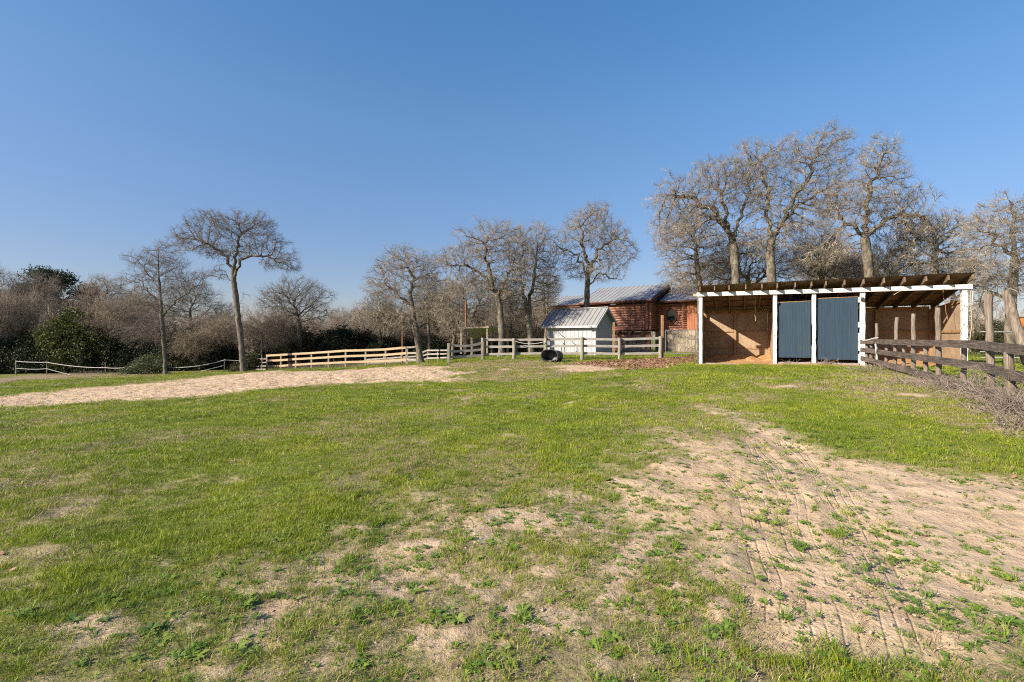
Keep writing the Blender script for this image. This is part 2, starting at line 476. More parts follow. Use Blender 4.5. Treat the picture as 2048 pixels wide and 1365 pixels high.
def m_ground():
    m, nt, b, out = new_mat('ground')
    v = coords(nt, (1, 1, 1), 'World')

    def att(n):
        a = node(nt, 'ShaderNodeAttribute', attribute_name=n); return a.outputs['Fac']
    sand, dry, litter, stall, rut, hoof = att('sand'), att('dry'), att('litter'), att('stall'), att('rut'), att('hoof')
    nf = noise(nt, v, 38, 6, .7)
    nm = noise(nt, v, 5, 6, .65)
    nl = noise(nt, v, .8, 5, .6)
    # sand
    cs = ramp(nt, nm, [(.3, (.40, .28, .175)), (.5, (.52, .38, .245)), (.7, (.60, .455, .31))])
    cs = mixc(nt, .26, cs, ramp(nt, nf, [(.3, (.22, .15, .10)), (.5, (.50, .37, .26)), (.7, (.68, .53, .39))]))
    cs = mixc(nt, ramp(nt, nl, [(.45, (0, 0, 0)), (.7, (.5, .5, .5))]), cs, (.47, .31, .19))
    # soil and thatch between the blades
    cg = ramp(nt, nf, [(.3, (.060, .072, .014)), (.5, (.135, .165, .024)), (.7, (.25, .27, .05))])
    cg = mixc(nt, ramp(nt, nm, [(.48, (0, 0, 0)), (.75, (.6, .6, .6))]), cg, (.20, .16, .075))
    cd = ramp(nt, nf, [(.3, (.14, .10, .06)), (.5, (.26, .195, .115)), (.7, (.38, .30, .19))])
    cg = mixc(nt, dry, cg, cd)
    c = mixc(nt, sand, cg, cs)
    cl = ramp(nt, noise(nt, v, 22, 4, .8), [(.3, (.13, .065, .038)), (.5, (.28, .155, .095)), (.7, (.45, .30, .20))])
    lm = node(nt, 'ShaderNodeMath', operation='MULTIPLY'); nt.links.new(litter, lm.inputs[0]); lm.inputs[1].default_value = .7
    c = mixc(nt, lm.outputs[0], c, cl)
    co = ramp(nt, noise(nt, v, 9, 6, .7), [(.3, (.26, .12, .045)), (.5, (.44, .25, .11)), (.7, (.52, .35, .20))])
    c = mixc(nt, stall, c, co)
    sp = ramp(nt, noise(nt, v, 7, 5, .7), [(.56, (0, 0, 0)), (.64, (.75, .75, .75))])
    c = mixc(nt, mixc(nt, 1.0, sp, hoof, 'MULTIPLY'), c, (.22, .15, .09))
    nt.links.new(c, b.inputs['Base Color'])
    b.inputs['Roughness'].default_value = .95
    b.inputs['Specular IOR Level'].default_value = .15
    # bumps: clods plus tyre grooves
    h1 = node(nt, 'ShaderNodeMath', operation='MULTIPLY'); nt.links.new(nf, h1.inputs[0]); h1.inputs[1].default_value = .22
    h2 = node(nt, 'ShaderNodeMath', operation='ADD'); nt.links.new(h1.outputs[0], h2.inputs[0]); nt.links.new(nm, h2.inputs[1])
    sn = node(nt, 'ShaderNodeMath', operation='SINE')
    k = node(nt, 'ShaderNodeMath', operation='MULTIPLY'); nt.links.new(rut, k.inputs[0]); k.inputs[1].default_value = 95.0
    nt.links.new(k.outputs[0], sn.inputs[0])
    ab = node(nt, 'ShaderNodeMath', operation='ABSOLUTE'); nt.links.new(rut, ab.inputs[0])
    mr = node(nt, 'ShaderNodeMapRange'); mr.inputs[1].default_value = .10; mr.inputs[2].default_value = .16; mr.inputs[3].default_value = .35; mr.inputs[4].default_value = 0
    nt.links.new(ab.outputs[0], mr.inputs[0])
    nb = noise(nt, v, 2.3, 3)
    rm = ramp(nt, nb, [(.4, (0, 0, 0)), (.55, (1, 1, 1))])
    q = node(nt, 'ShaderNodeMath', operation='MULTIPLY'); pw0 = node(nt, 'ShaderNodeMath', operation='MAXIMUM'); nt.links.new(sn.outputs[0], pw0.inputs[0]); pw0.inputs[1].default_value = 0
    pw = node(nt, 'ShaderNodeMath', operation='POWER'); nt.links.new(pw0.outputs[0], pw.inputs[0]); pw.inputs[1].default_value = 5
    nt.links.new(pw.outputs[0], q.inputs[0]); nt.links.new(mr.outputs[0], q.inputs[1])
    q2 = node(nt, 'ShaderNodeMath', operation='MULTIPLY'); nt.links.new(q.outputs[0], q2.inputs[0]); nt.links.new(rm, q2.inputs[1])
    q3 = node(nt, 'ShaderNodeMath', operation='MULTIPLY'); nt.links.new(q2.outputs[0], q3.inputs[0]); q3.inputs[1].default_value = -.42
    h3 = node(nt, 'ShaderNodeMath', operation='ADD'); nt.links.new(h2.outputs[0], h3.inputs[0]); nt.links.new(q3.outputs[0], h3.inputs[1])
    hn = node(nt, 'ShaderNodeMath', operation='MULTIPLY'); nt.links.new(noise(nt, v, 3.2, 3, .6), hn.inputs[0]); nt.links.new(hoof, hn.inputs[1])
    h5 = node(nt, 'ShaderNodeMath', operation='MULTIPLY_ADD'); nt.links.new(hn.outputs[0], h5.inputs[0]); h5.inputs[1].default_value = 2.2; nt.links.new(h3.outputs[0], h5.inputs[2])
    bump(nt, h5.outputs[0], b, .9, .06)
    return m


MAT['ground'] = m_ground()


# ------------------------------------------------------------------ object helpers
def tag(o, label=None, cat=None, group=None, kind=None):
    if label: o['label'] = label
    if cat: o['category'] = cat
    if group: o['group'] = group
    if kind: o['kind'] = kind
    return o


def mesh_np(name, V, Fq, mat, smooth=False):
    me = bpy.data.meshes.new(name)
    V = np.asarray(V, np.float32); Fq = np.asarray(Fq, np.int32)
    me.vertices.add(len(V)); me.vertices.foreach_set('co', V.ravel())
    k = Fq.shape[1]
    me.loops.add(Fq.size); me.loops.foreach_set('vertex_index', Fq.ravel())
    me.polygons.add(len(Fq)); me.polygons.foreach_set('loop_start', np.arange(len(Fq), dtype=np.int32) * k)
    me.update(calc_edges=True)
    if smooth:
        me.polygons.foreach_set('use_smooth', np.ones(len(Fq), bool))
    if mat: me.materials.append(MAT[mat] if isinstance(mat, str) else mat)
    return me


def link(name, me, parent=None, loc=(0, 0, 0)):
    o = bpy.data.objects.new(name, me)
    COL.objects.link(o)
    o.location = loc
    if parent: o.parent = parent
    return o


def thing(name, label, cat, loc, group=None):
    o = bpy.data.objects.new(name, None); COL.objects.link(o)
    o.location = loc; o.empty_display_size = .2
    return tag(o, label, cat, group)


class MB:
    def __init__(s):
        s.v = []; s.f = []; s.sm = []

    def add(s, vs, fs, smooth=False):
        n = len(s.v)
        s.v += [tuple(p) for p in vs]
        s.f += [tuple(i + n for i in f) for f in fs]
        s.sm += [smooth] * len(fs)
        return s

    def hexa(s, c):
        return s.add(c, [(0, 3, 2, 1), (4, 5, 6, 7), (0, 1, 5, 4), (1, 2, 6, 5), (2, 3, 7, 6), (3, 0, 4, 7)])

    def box(s, c, ax, ay, az):
        """centre and three half-extent vectors"""
        c = Vector(c); ax = Vector(ax); ay = Vector(ay); az = Vector(az)
        return s.hexa([c - ax - ay - az, c + ax - ay - az, c + ax + ay - az, c - ax + ay - az,
                       c - ax - ay + az, c + ax - ay + az, c + ax + ay + az, c - ax + ay + az])

    def beam(s, p0, p1, w, h, up=(0, 0, 1), seg=1, wob=0.0, sag=0.0):
        """w across, h along up; bent and rough when seg > 1"""
        p0 = Vector(p0); p1 = Vector(p1); d = (p1 - p0).normalized(); up = Vector(up)
        side = d.cross(up).normalized(); upn = side.cross(d).normalized()
        rings = []
        for i in range(seg + 1):
            t = i / seg
            c = p0.lerp(p1, t) - Vector((0, 0, 1)) * sag * 4 * t * (1 - t)
            c += side * random.uniform(-wob, wob) + upn * random.uniform(-wob, wob)
            hw = w / 2 * (1 + random.uniform(-wob, wob) * 3); hh = h / 2 * (1 + random.uniform(-wob, wob) * 3)
            rings.append([c - side * hw - upn * hh, c + side * hw - upn * hh, c + side * hw + upn * hh, c - side * hw + upn * hh])
        vs = [p for r in rings for p in r]; fs = [(3, 2, 1, 0)]
        for i in range(seg):
            a = i * 4
            for k in range(4):
                fs.append((a + k, a + (k + 1) % 4, a + 4 + (k + 1) % 4, a + 4 + k))
        n = seg * 4; fs.append((n, n + 1, n + 2, n + 3))
        return s.add(vs, fs)

    def tube(s, pts, r, n=8, cap=True):
        pts = [Vector(p) for p in pts]
        rr = r if isinstance(r, (list, tuple)) else [r] * len(pts)
        vs = []; fs = []
        prev = None
        for i, p in enumerate(pts):
            d = (pts[min(i + 1, len(pts) - 1)] - pts[max(i - 1, 0)]).normalized()
            ref = prev if prev is not None else (Vector((0, 0, 1)) if abs(d.z) < .9 else Vector((1, 0, 0)))
            a = (ref - d * ref.dot(d)).normalized(); b = d.cross(a)
            prev = a
            for k in range(n):
                t = 2 * math.pi * k / n
                vs.append(p + (a * math.cos(t) + b * math.sin(t)) * rr[i])
        for i in range(len(pts) - 1):
            for k in range(n):
                fs.append((i * n + k, i * n + (k + 1) % n, (i + 1) * n + (k + 1) % n, (i + 1) * n + k))
        s.add(vs, fs, True)
        if cap:
            m = len(pts) - 1
            s.add([vs[k] for k in range(n)], [tuple(range(n))[::-1]])
            s.add([vs[m * n + k] for k in range(n)], [tuple(range(n))])
        return s

    def grid(s, fn, nu, nv, smooth=False):
        vs = [fn(i / nu, j / nv) for j in range(nv + 1) for i in range(nu + 1)]
        fs = [(j * (nu + 1) + i, j * (nu + 1) + i + 1, (j + 1) * (nu + 1) + i + 1, (j + 1) * (nu + 1) + i) for j in range(nv) for i in range(nu)]
        return s.add(vs, fs, smooth)

    def mesh(s, name, mat, origin=(0, 0, 0)):
        me = bpy.data.meshes.new(name)
        o = Vector(origin)
        me.from_pydata([Vector(p) - o for p in s.v], [], s.f)
        me.polygons.foreach_set('use_smooth', s.sm)
        me.materials.append(MAT[mat])
        me.update()
        return me


def root_loc(o):
    while o.parent: o = o.parent
    return Vector(o.location)


def part(name, mb, mat, parent, label=None):
    o = link(name, mb.mesh(name, mat, root_loc(parent)), parent)
    if label: o['label'] = label
    return o


def single(name, mb, mat, label, cat, loc, group=None):
    o = link(name, mb.mesh(name, mat, loc), None, loc)
    return tag(o, label, cat, group)


# ------------------------------------------------------------------ world and sun
SUN_DIR = Vector((-.88 * math.cos(R(28)), -.474 * math.cos(R(28)), math.sin(R(28)))).normalized()
world = bpy.data.worlds.new('World'); scn.world = world
world.use_nodes = True
wn = world.node_tree
bg = wn.nodes['Background']
sky = wn.nodes.new('ShaderNodeTexSky'); sky.sky_type = 'NISHITA'
sky.sun_disc = False
sky.sun_elevation = R(28)
sky.sun_rotation = math.atan2(SUN_DIR.x, SUN_DIR.y)
sky.air_density = 1.0; sky.dust_density = .5; sky.ozone_density = 2.2; sky.altitude = 100
hs = wn.nodes.new('ShaderNodeHueSaturation'); hs.inputs['Saturation'].default_value = 1.6
gm = wn.nodes.new('ShaderNodeGamma'); gm.inputs['Gamma'].default_value = .72
wn.links.new(sky.outputs[0], gm.inputs['Color']); wn.links.new(gm.outputs[0], hs.inputs['Color']); tcw = wn.nodes.new('ShaderNodeTexCoord'); sxyz = wn.nodes.new('ShaderNodeSeparateXYZ'); wn.links.new(tcw.outputs['Generated'], sxyz.inputs[0])
half = wn.nodes.new('ShaderNodeMath'); half.operation = 'MULTIPLY'; half.inputs[1].default_value = .5; wn.links.new(sxyz.outputs[2], half.inputs[0])
zr = ramp(wn, half.outputs[0], [(0, (.300, .28, .35)), (.05, (.40, .35, .40)), (.135, (.68, .475, .475)), (.2, (.84, .54, .515)), (.35, (.85, .55, .55))])
mm = mixc(wn, 1.0, hs.outputs[0], zr, 'MULTIPLY'); wn.links.new(mm, bg.inputs[0])
bg.inputs[1].default_value = .25
sl = bpy.data.lights.new('sun', 'SUN'); sl.energy = 4.8; sl.angle = R(.53); sl.color = (1.0, .90, .75)
so = bpy.data.objects.new('sun', sl); COL.objects.link(so)
so.rotation_euler = SUN_DIR.to_track_quat('Z', 'Y').to_euler()
so.location = (-20, -10, 20)
scn.view_settings.view_transform = 'Standard'
scn.view_settings.look = 'None'
scn.view_settings.exposure = 1.0
scn.view_settings.gamma = 1
scn.render.engine = 'CYCLES'
scn.cycles.max_bounces = 6
scn.cycles.diffuse_bounces = 4
scn.cycles.glossy_bounces = 2
scn.cycles.transmission_bounces = 2
scn.cycles.transparent_max_bounces = 4
scn.cycles.use_denoising = False
scn.cycles.filter_width = 1.1
try:
    scn.cycles.denoiser = 'OPENIMAGEDENOISE'
except Exception:
    pass
scn.cycles.sample_clamp_indirect = 4


# ------------------------------------------------------------------ ground sheet
def build_ground():
    def spread(a, b, n, ratio, end):
        v = list(np.linspace(a, b, n)); st = v[1] - v[0]
        while v[-1] < end:
            st *= ratio; v.append(v[-1] + st)
        return np.array(v)
    xp = spread(0, 13, 300, 1.035, 420)
    xs = np.concatenate([-xp[:0:-1], xp])
    yp = np.concatenate([np.linspace(.8, 7, 170), spread(7.04, 22, 260, 1.03, 520)])
    ym = -spread(0, 3, 8, 1.3, 300)[::-1] + .6
    ys = np.concatenate([ym, yp])
    X, Y = np.meshgrid(xs, ys)
    Z = gz(X, Y)
    sand, dry, litter, stall = masks(X, Y)
    # clods and hoof marks on bare sand, manure bank in the stalls
    cl = fbm(X * 7, Y * 7, 61, 3) - .5
    Z = Z + sand * cl * .035 * np.clip(1.2 - np.hypot(X, Y) / 40, 0.3, 1)
    hoof = np.clip(.42 - vnoise(X * 3.1, Y * 3.1, 77), 0, 1)
    Z = Z - hoof * .12 * sm(sdist(X, Y, POLY['strip']), -.3, .5)
    q = (X - SP0[0]) * SB[0] + (Y - SP0[1]) * SB[1]
    Z = Z + stall * (.02 + sm(q, .6, 2.9) * .24 * (.5 + fbm(X * 3, Y * 3, 5, 3))) 
    rut = np.full(X.shape, 9.0)
    for l in RUTS:
        r = ldist(X, Y, l)
        r = r + (fbm(X * 1.7, Y * 1.7, 99, 3) - .5) * .12
        rut = np.where(np.abs(r) < np.abs(rut), r, rut)
    Z = Z - .018 * (1 - sm(np.abs(rut), .10, .2)) * (Y < 14)
    ny, nx = X.shape
    V = np.stack([X, Y, Z], -1).reshape(-1, 3)
    idx = np.arange(ny * nx).reshape(ny, nx)
    Fq = np.stack([idx[:-1, :-1], idx[:-1, 1:], idx[1:, 1:], idx[1:, :-1]], -1).reshape(-1, 4)
    me = mesh_np('ground', V, Fq, 'ground', True)
    for nm, a in (('sand', sand), ('dry', dry), ('litter', litter), ('stall', stall), ('rut', np.clip(rut, -2, 2)), ('hoof', sm(sdist(X, Y, POLY['strip']), -.5, .6))):
        at = me.attributes.new(nm, 'FLOAT', 'POINT'); at.data.foreach_set('value', a.astype(np.float32).ravel())
    o = link('ground', me); o['kind'] = 'structure'


build_ground()


# ------------------------------------------------------------------ scatter (grass, weeds, leaves)
def scatter(name, protos, pts, rot, scl, pick, label, mat=None):
    pc = bpy.data.collections.new(name + '_kinds')
    for k, me in enumerate(protos):
        ob = bpy.data.objects.new('%s_kind' % name, me); pc.objects.link(ob)
    me = bpy.data.meshes.new(name)
    me.vertices.add(len(pts)); me.vertices.foreach_set('co', np.asarray(pts, np.float32).ravel())
    for nm, typ, arr, key in (('rot', 'FLOAT_VECTOR', rot, 'vector'), ('scl', 'FLOAT_VECTOR', scl, 'vector'), ('pick', 'INT', pick, 'value')):
        a = me.attributes.new(nm, typ, 'POINT')
        a.data.foreach_set(key, np.asarray(arr, np.int32 if typ == 'INT' else np.float32).ravel())
    o = link(name, me)
    tag(o, label, None, None, 'stuff')
    ng = bpy.data.node_groups.new(name, 'GeometryNodeTree')
    ng.interface.new_socket('Geometry', in_out='INPUT', socket_type='NodeSocketGeometry')
    ng.interface.new_socket('Geometry', in_out='OUTPUT', socket_type='NodeSocketGeometry')
    gi = ng.nodes.new('NodeGroupInput'); go = ng.nodes.new('NodeGroupOutput')
    ci = ng.nodes.new('GeometryNodeCollectionInfo'); ci.inputs[0].default_value = pc
    ci.inputs['Separate Children'].default_value = True
    ci.inputs['Reset Children'].default_value = True
    ip = ng.nodes.new('GeometryNodeInstanceOnPoints')
    ip.inputs['Pick Instance'].default_value = True

    def na(nm, typ):
        n = ng.nodes.new('GeometryNodeInputNamedAttribute'); n.data_type = typ; n.inputs[0].default_value = nm
        return n.outputs[0]
    L = ng.links.new
    L(gi.outputs[0], ip.inputs['Points']); L(ci.outputs[0], ip.inputs['Instance'])
    L(na('pick', 'INT'), ip.inputs['Instance Index'])
    e2r = ng.nodes.new('FunctionNodeEulerToRotation')
    L(na('rot', 'FLOAT_VECTOR'), e2r.inputs[0]); L(e2r.outputs[0], ip.inputs['Rotation'])
    L(na('scl', 'FLOAT_VECTOR'), ip.inputs['Scale'])
    L(ip.outputs[0], go.inputs[0])
    md = o.modifiers.new('scatter', 'NODES'); md.node_group = ng
    return o


def tuft(seed, n, rad, hmin, hmax, lean, wid, mat):
    rs = np.random.RandomState(seed)
    V = []; Fc = []
    for i in range(n):
        a = rs.uniform(0, 2 * math.pi); r = rad * math.sqrt(rs.uniform())
        bx, by = r * math.cos(a), r * math.sin(a)
        h = rs.uniform(hmin, hmax); w = wid * rs.uniform(.7, 1.3)
        la = a + rs.uniform(-1.2, 1.2); ln = lean * h * rs.uniform(.3, 1.3)
        tx, ty = math.cos(la), math.sin(la)
        sa = rs.uniform(0, math.pi); sx, sy = math.cos(sa) * w, math.sin(sa) * w
        k = len(V)
        V += [(bx - sx, by - sy, -.01), (bx + sx, by + sy, -.01),
              (bx + sx * .8 + tx * ln * .35, by + sy * .8 + ty * ln * .35, h * .6), (bx - sx * .8 + tx * ln * .35, by - sy * .8 + ty * ln * .35, h * .6),
              (bx + tx * ln + sx * .1, by + ty * ln + sy * .1, h), (bx + tx * ln - sx * .1, by + ty * ln - sy * .1, h)]
        Fc += [(k, k + 1, k + 2, k + 3), (k + 3, k + 2, k + 4, k + 5)]
    return mesh_np('tuft', V, Fc, mat)


def rosette(seed, n, mat):
    rs = np.random.RandomState(seed); V = []; Fc = []
    for i in range(n):
        a = 2 * math.pi * i / n * 1.618 * 2 + rs.uniform(-.3, .3)
        L = rs.uniform(.018, .042); w = L * rs.uniform(.13, .22); up = rs.uniform(.2, .9)
        ca, sa = math.cos(a), math.sin(a)
        prof = [(0.0, .3, 0.0), (.4, 1.0, up * .35), (.8, .9, up * .5), (1.0, .15, up * .42)]
        k = len(V)
        for (t, ww, z) in prof:
            V += [(ca * L * t - sa * w * ww, sa * L * t + ca * w * ww, z * L), (ca * L * t + sa * w * ww, sa * L * t - ca * w * ww, z * L)]
        for j in range(3):
            Fc.append((k + 2 * j, k + 2 * j + 1, k + 2 * j + 3, k + 2 * j + 2))
    return mesh_np('rosette', V, Fc, mat)


def leafp(seed, mat):
    rs = np.random.RandomState(seed)
    V = [(-.05, 0, .004), (-.02, .02, .012), (.02, .024, .004), (.05, 0, .014), (.02, -.022, .008), (-.02, -.02, .002)]
    V = [(a * rs.uniform(.8, 1.2), b * rs.uniform(.7, 1.3), c * rs.uniform(.5, 2)) for a, b, c in V]
    return mesh_np('leaf', V, [(0, 1, 4, 5), (1, 2, 3, 4)], mat)


def build_cover():
    rs = np.random.RandomState(3)
    greens = [tuft(k, 22, .055, .012, .040, .95, .0016, 'grass') for k in range(5)]
    drys = [tuft(20 + k, 16, .065, .006, .026, 1.9, .0014, 'grass_dry') for k in range(3)]
    tall = [tuft(40 + k, 12, .03, .03, .075, .7, .002, 'grass') for k in range(2)]
    # rings: (r0, r1, tufts per square metre, xy scale, z scale)
    rings = [(1.3, 4.0, 950, .85, .9), (4, 7, 640, 1.0, 1.0), (7, 12, 280, 1.5, 1.15), (12, 20, 95, 2.5, 1.4), (20, 46, 26, 4.4, 1.7)]
    AP = []; AR = []; AS = []; AK = []
    for r0, r1, den, sx, sz in rings:
        half = R(57)
        area = half * (r1 ** 2 - r0 ** 2)
        n = int(area * den)
        rr = np.sqrt(rs.uniform(r0 ** 2, r1 ** 2, n)); th = rs.uniform(-half, half, n)
        x = rr * np.sin(th); y = rr * np.cos(th)
        sand, dry, litter, stall = masks(x, y)
        cl = fbm(x * 3.2, y * 3.2, 91, 3)
        shed = sm(sdist(x, y, POLY['stall']), -.1, 0)
        keep = (1 - sand) ** 1.6 * (1 - litter * .85) * (1 - shed) * np.clip(.45 + 1.3 * (cl - .3), .2, 1)
        keep = np.maximum(keep, .025 * (1 - shed))
        k = rs.uniform(size=n) < keep
        x, y, dry = x[k], y[k], dry[k]; sd = sand[k]; n = len(x)
        z = gz(x, y)
        isd = rs.uniform(size=n) < np.clip(.10 + dry * .6 + sd * .25, 0, .85)
        ist = (~isd) & (rs.uniform(size=n) < .05) & (rr[k] < 12)
        pk = np.where(isd, 5 + rs.randint(0, 3, n), np.where(ist, 8 + rs.randint(0, 2, n), rs.randint(0, 5, n)))
        hm = .65 + .8 * fbm(x * .8, y * .8, 97, 3)
        s = rs.uniform(.7, 1.3, n)
        AP.append(np.stack([x, y, z], -1))
        AR.append(np.stack([rs.uniform(-.15, .15, n), rs.uniform(-.15, .15, n), rs.uniform(0, 6.28, n)], -1))
        AS.append(np.stack([s * sx, s * sx, s * sz * hm * .84], -1)); AK.append(pk)
    AP = np.concatenate(AP); AR = np.concatenate(AR); AS = np.concatenate(AS); AK = np.concatenate(AK)
    print('tufts', len(AP))
    scatter('grass', greens + drys + tall, AP, AR, AS, AK, 'short patchy green lawn grass with dry straw coloured blades')
    # low weeds on the bare sand
    ros = [rosette(k, 9 + 2 * k, 'weed') for k in range(4)] + [tuft(60 + k, 10 + 4 * k, .02, .012, .045, 1.2, .0018, 'weed') for k in range(3)]
    PTS = []; S = []
    for r0, r1, den in ((1.4, 5, 125), (5, 10, 60), (10, 20, 8.0)):
        n = int(R(57) * (r1 ** 2 - r0 ** 2) * den)
        rr = np.sqrt(rs.uniform(r0 ** 2, r1 ** 2, n)); th = rs.uniform(-R(57), R(57), n)
        x = rr * np.sin(th); y = rr * np.cos(th)
        sand, dry, litter, stall = masks(x, y)
        w = .95 * sm(sdist(x, y, POLY['drive']), -1.0, 0) + 1.1 * sm(sdist(x, y, POLY['thin']), -1.0, .2) * (.3 + 1.2 * fbm(x * 1.3, y * 1.3, 71, 3))
        k = (rs.uniform(size=n) < np.clip(w, 0, 1)) & (stall < .1)
        x, y = x[k], y[k]
        for a, b in zip(x, y):
            m = 1 + rs.poisson(1.6)
            base = rs.uniform(.32, .9) if rs.uniform() < .88 else rs.uniform(.8, 1.5)
            for j in range(m):
                PTS.append((a + rs.normal() * .045 * base * (m > 1), b + rs.normal() * .035 * base * (m > 1))); S.append(base * rs.uniform(.5, 1.15))
    PTS = np.array(PTS); S = np.array(S)
    z = gz(PTS[:, 0], PTS[:, 1]); n = len(PTS)
    print('weeds', n)
    scatter('weeds', ros, np.column_stack([PTS, z + .004]), np.column_stack([rs.uniform(-.1, .1, n), rs.uniform(-.1, .1, n), rs.uniform(0, 6.28, n)]),
            np.repeat(S[:, None], 3, 1), rs.randint(0, 7, n), 'low broad leaved green weeds dotted over the bare sand')
    # clods
    cm = []
    for k in range(4):
        r0 = np.random.RandomState(100 + k); V = []; Fc = []
        for j in range(5):
            for i in range(7):
                a = i / 7 * 2 * math.pi; b = -.5 + j / 4 * 2.0
                q = .011 * (1 + r0.uniform(-.5, .5)); V.append((math.cos(a) * math.cos(b) * q * 1.3, math.sin(a) * math.cos(b) * q, math.sin(b) * q * .75))
        for j in range(4):
            for i in range(7): Fc.append((j * 7 + i, j * 7 + (i + 1) % 7, (j + 1) * 7 + (i + 1) % 7, (j + 1) * 7 + i))
        cm.append(mesh_np('clod', V, Fc, 'clod', True))
    X = []; S2 = []
    for r0_, r1_, den in ((1.4, 4, 420), (4, 8, 70), (8, 16, 4)):
        n = int(R(57) * (r1_ ** 2 - r0_ ** 2) * den)
        rr = np.sqrt(rs.uniform(r0_ ** 2, r1_ ** 2, n)); th = rs.uniform(-R(57), R(57), n)
        x = rr * np.sin(th); y = rr * np.cos(th)
        sand, _, _, st = masks(x, y)
        k = (rs.uniform(size=n) < sand * sm(fbm(x * 1.6, y * 1.6, 83, 3), .40, .62)) & (st < .1)
        X.append(np.column_stack([x[k], y[k]])); S2.append(np.full(k.sum(), 1.0 if r0_ < 4 else 1.3 if r0_ < 8 else 2.0))
    X = np.concatenate(X); S2 = np.concatenate(S2); n = len(X)
    sc = rs.lognormal(-1.25, .5, n).clip(.12, .9) * S2
    print('clods', n)
    scatter('soil_clods', cm, np.column_stack([X, gz(X[:, 0], X[:, 1]) + .001]), rs.uniform(0, 6.28, (n, 3)) * np.array([.05, .05, 1]), np.repeat(sc[:, None], 3, 1), rs.randint(0, 4, n),
            'small crumbly sand clods on the bare ground')
    # fallen oak leaves
    lv = [leafp(k, 'dead_leaf') for k in range(4)]
    p = POLY['litter']; lo = p.min(0) - 1.2; hi = p.max(0) + 1.2
    n = 15000
    x = rs.uniform(lo[0], hi[0], n); y = rs.uniform(lo[1], hi[1], n)
    _, _, lit, st = masks(x, y)
    k = (rs.uniform(size=n) < lit) & (st < .2)
    x, y = x[k], y[k]
    n2 = 260
    rr = np.sqrt(rs.uniform(1.5 ** 2, 16 ** 2, n2)); th = rs.uniform(-R(55), R(55), n2)
    x = np.concatenate([x, rr * np.sin(th)]); y = np.concatenate([y, rr * np.cos(th)])
    n = len(x)
    sc = np.concatenate([rs.uniform(.9, 1.7, n - n2), rs.uniform(.28, .6, n2)])
    scatter('fallen_leaves', lv, np.column_stack([x, y, gz(x, y) + .012]), np.column_stack([rs.uniform(-.5, .5, n), rs.uniform(-.5, .5, n), rs.uniform(0, 6.28, n)]),
            np.repeat(sc[:, None], 3, 1), rs.randint(0, 4, n), 'brown fallen oak leaves drifted by the fence and thinly over the grass')


build_cover()


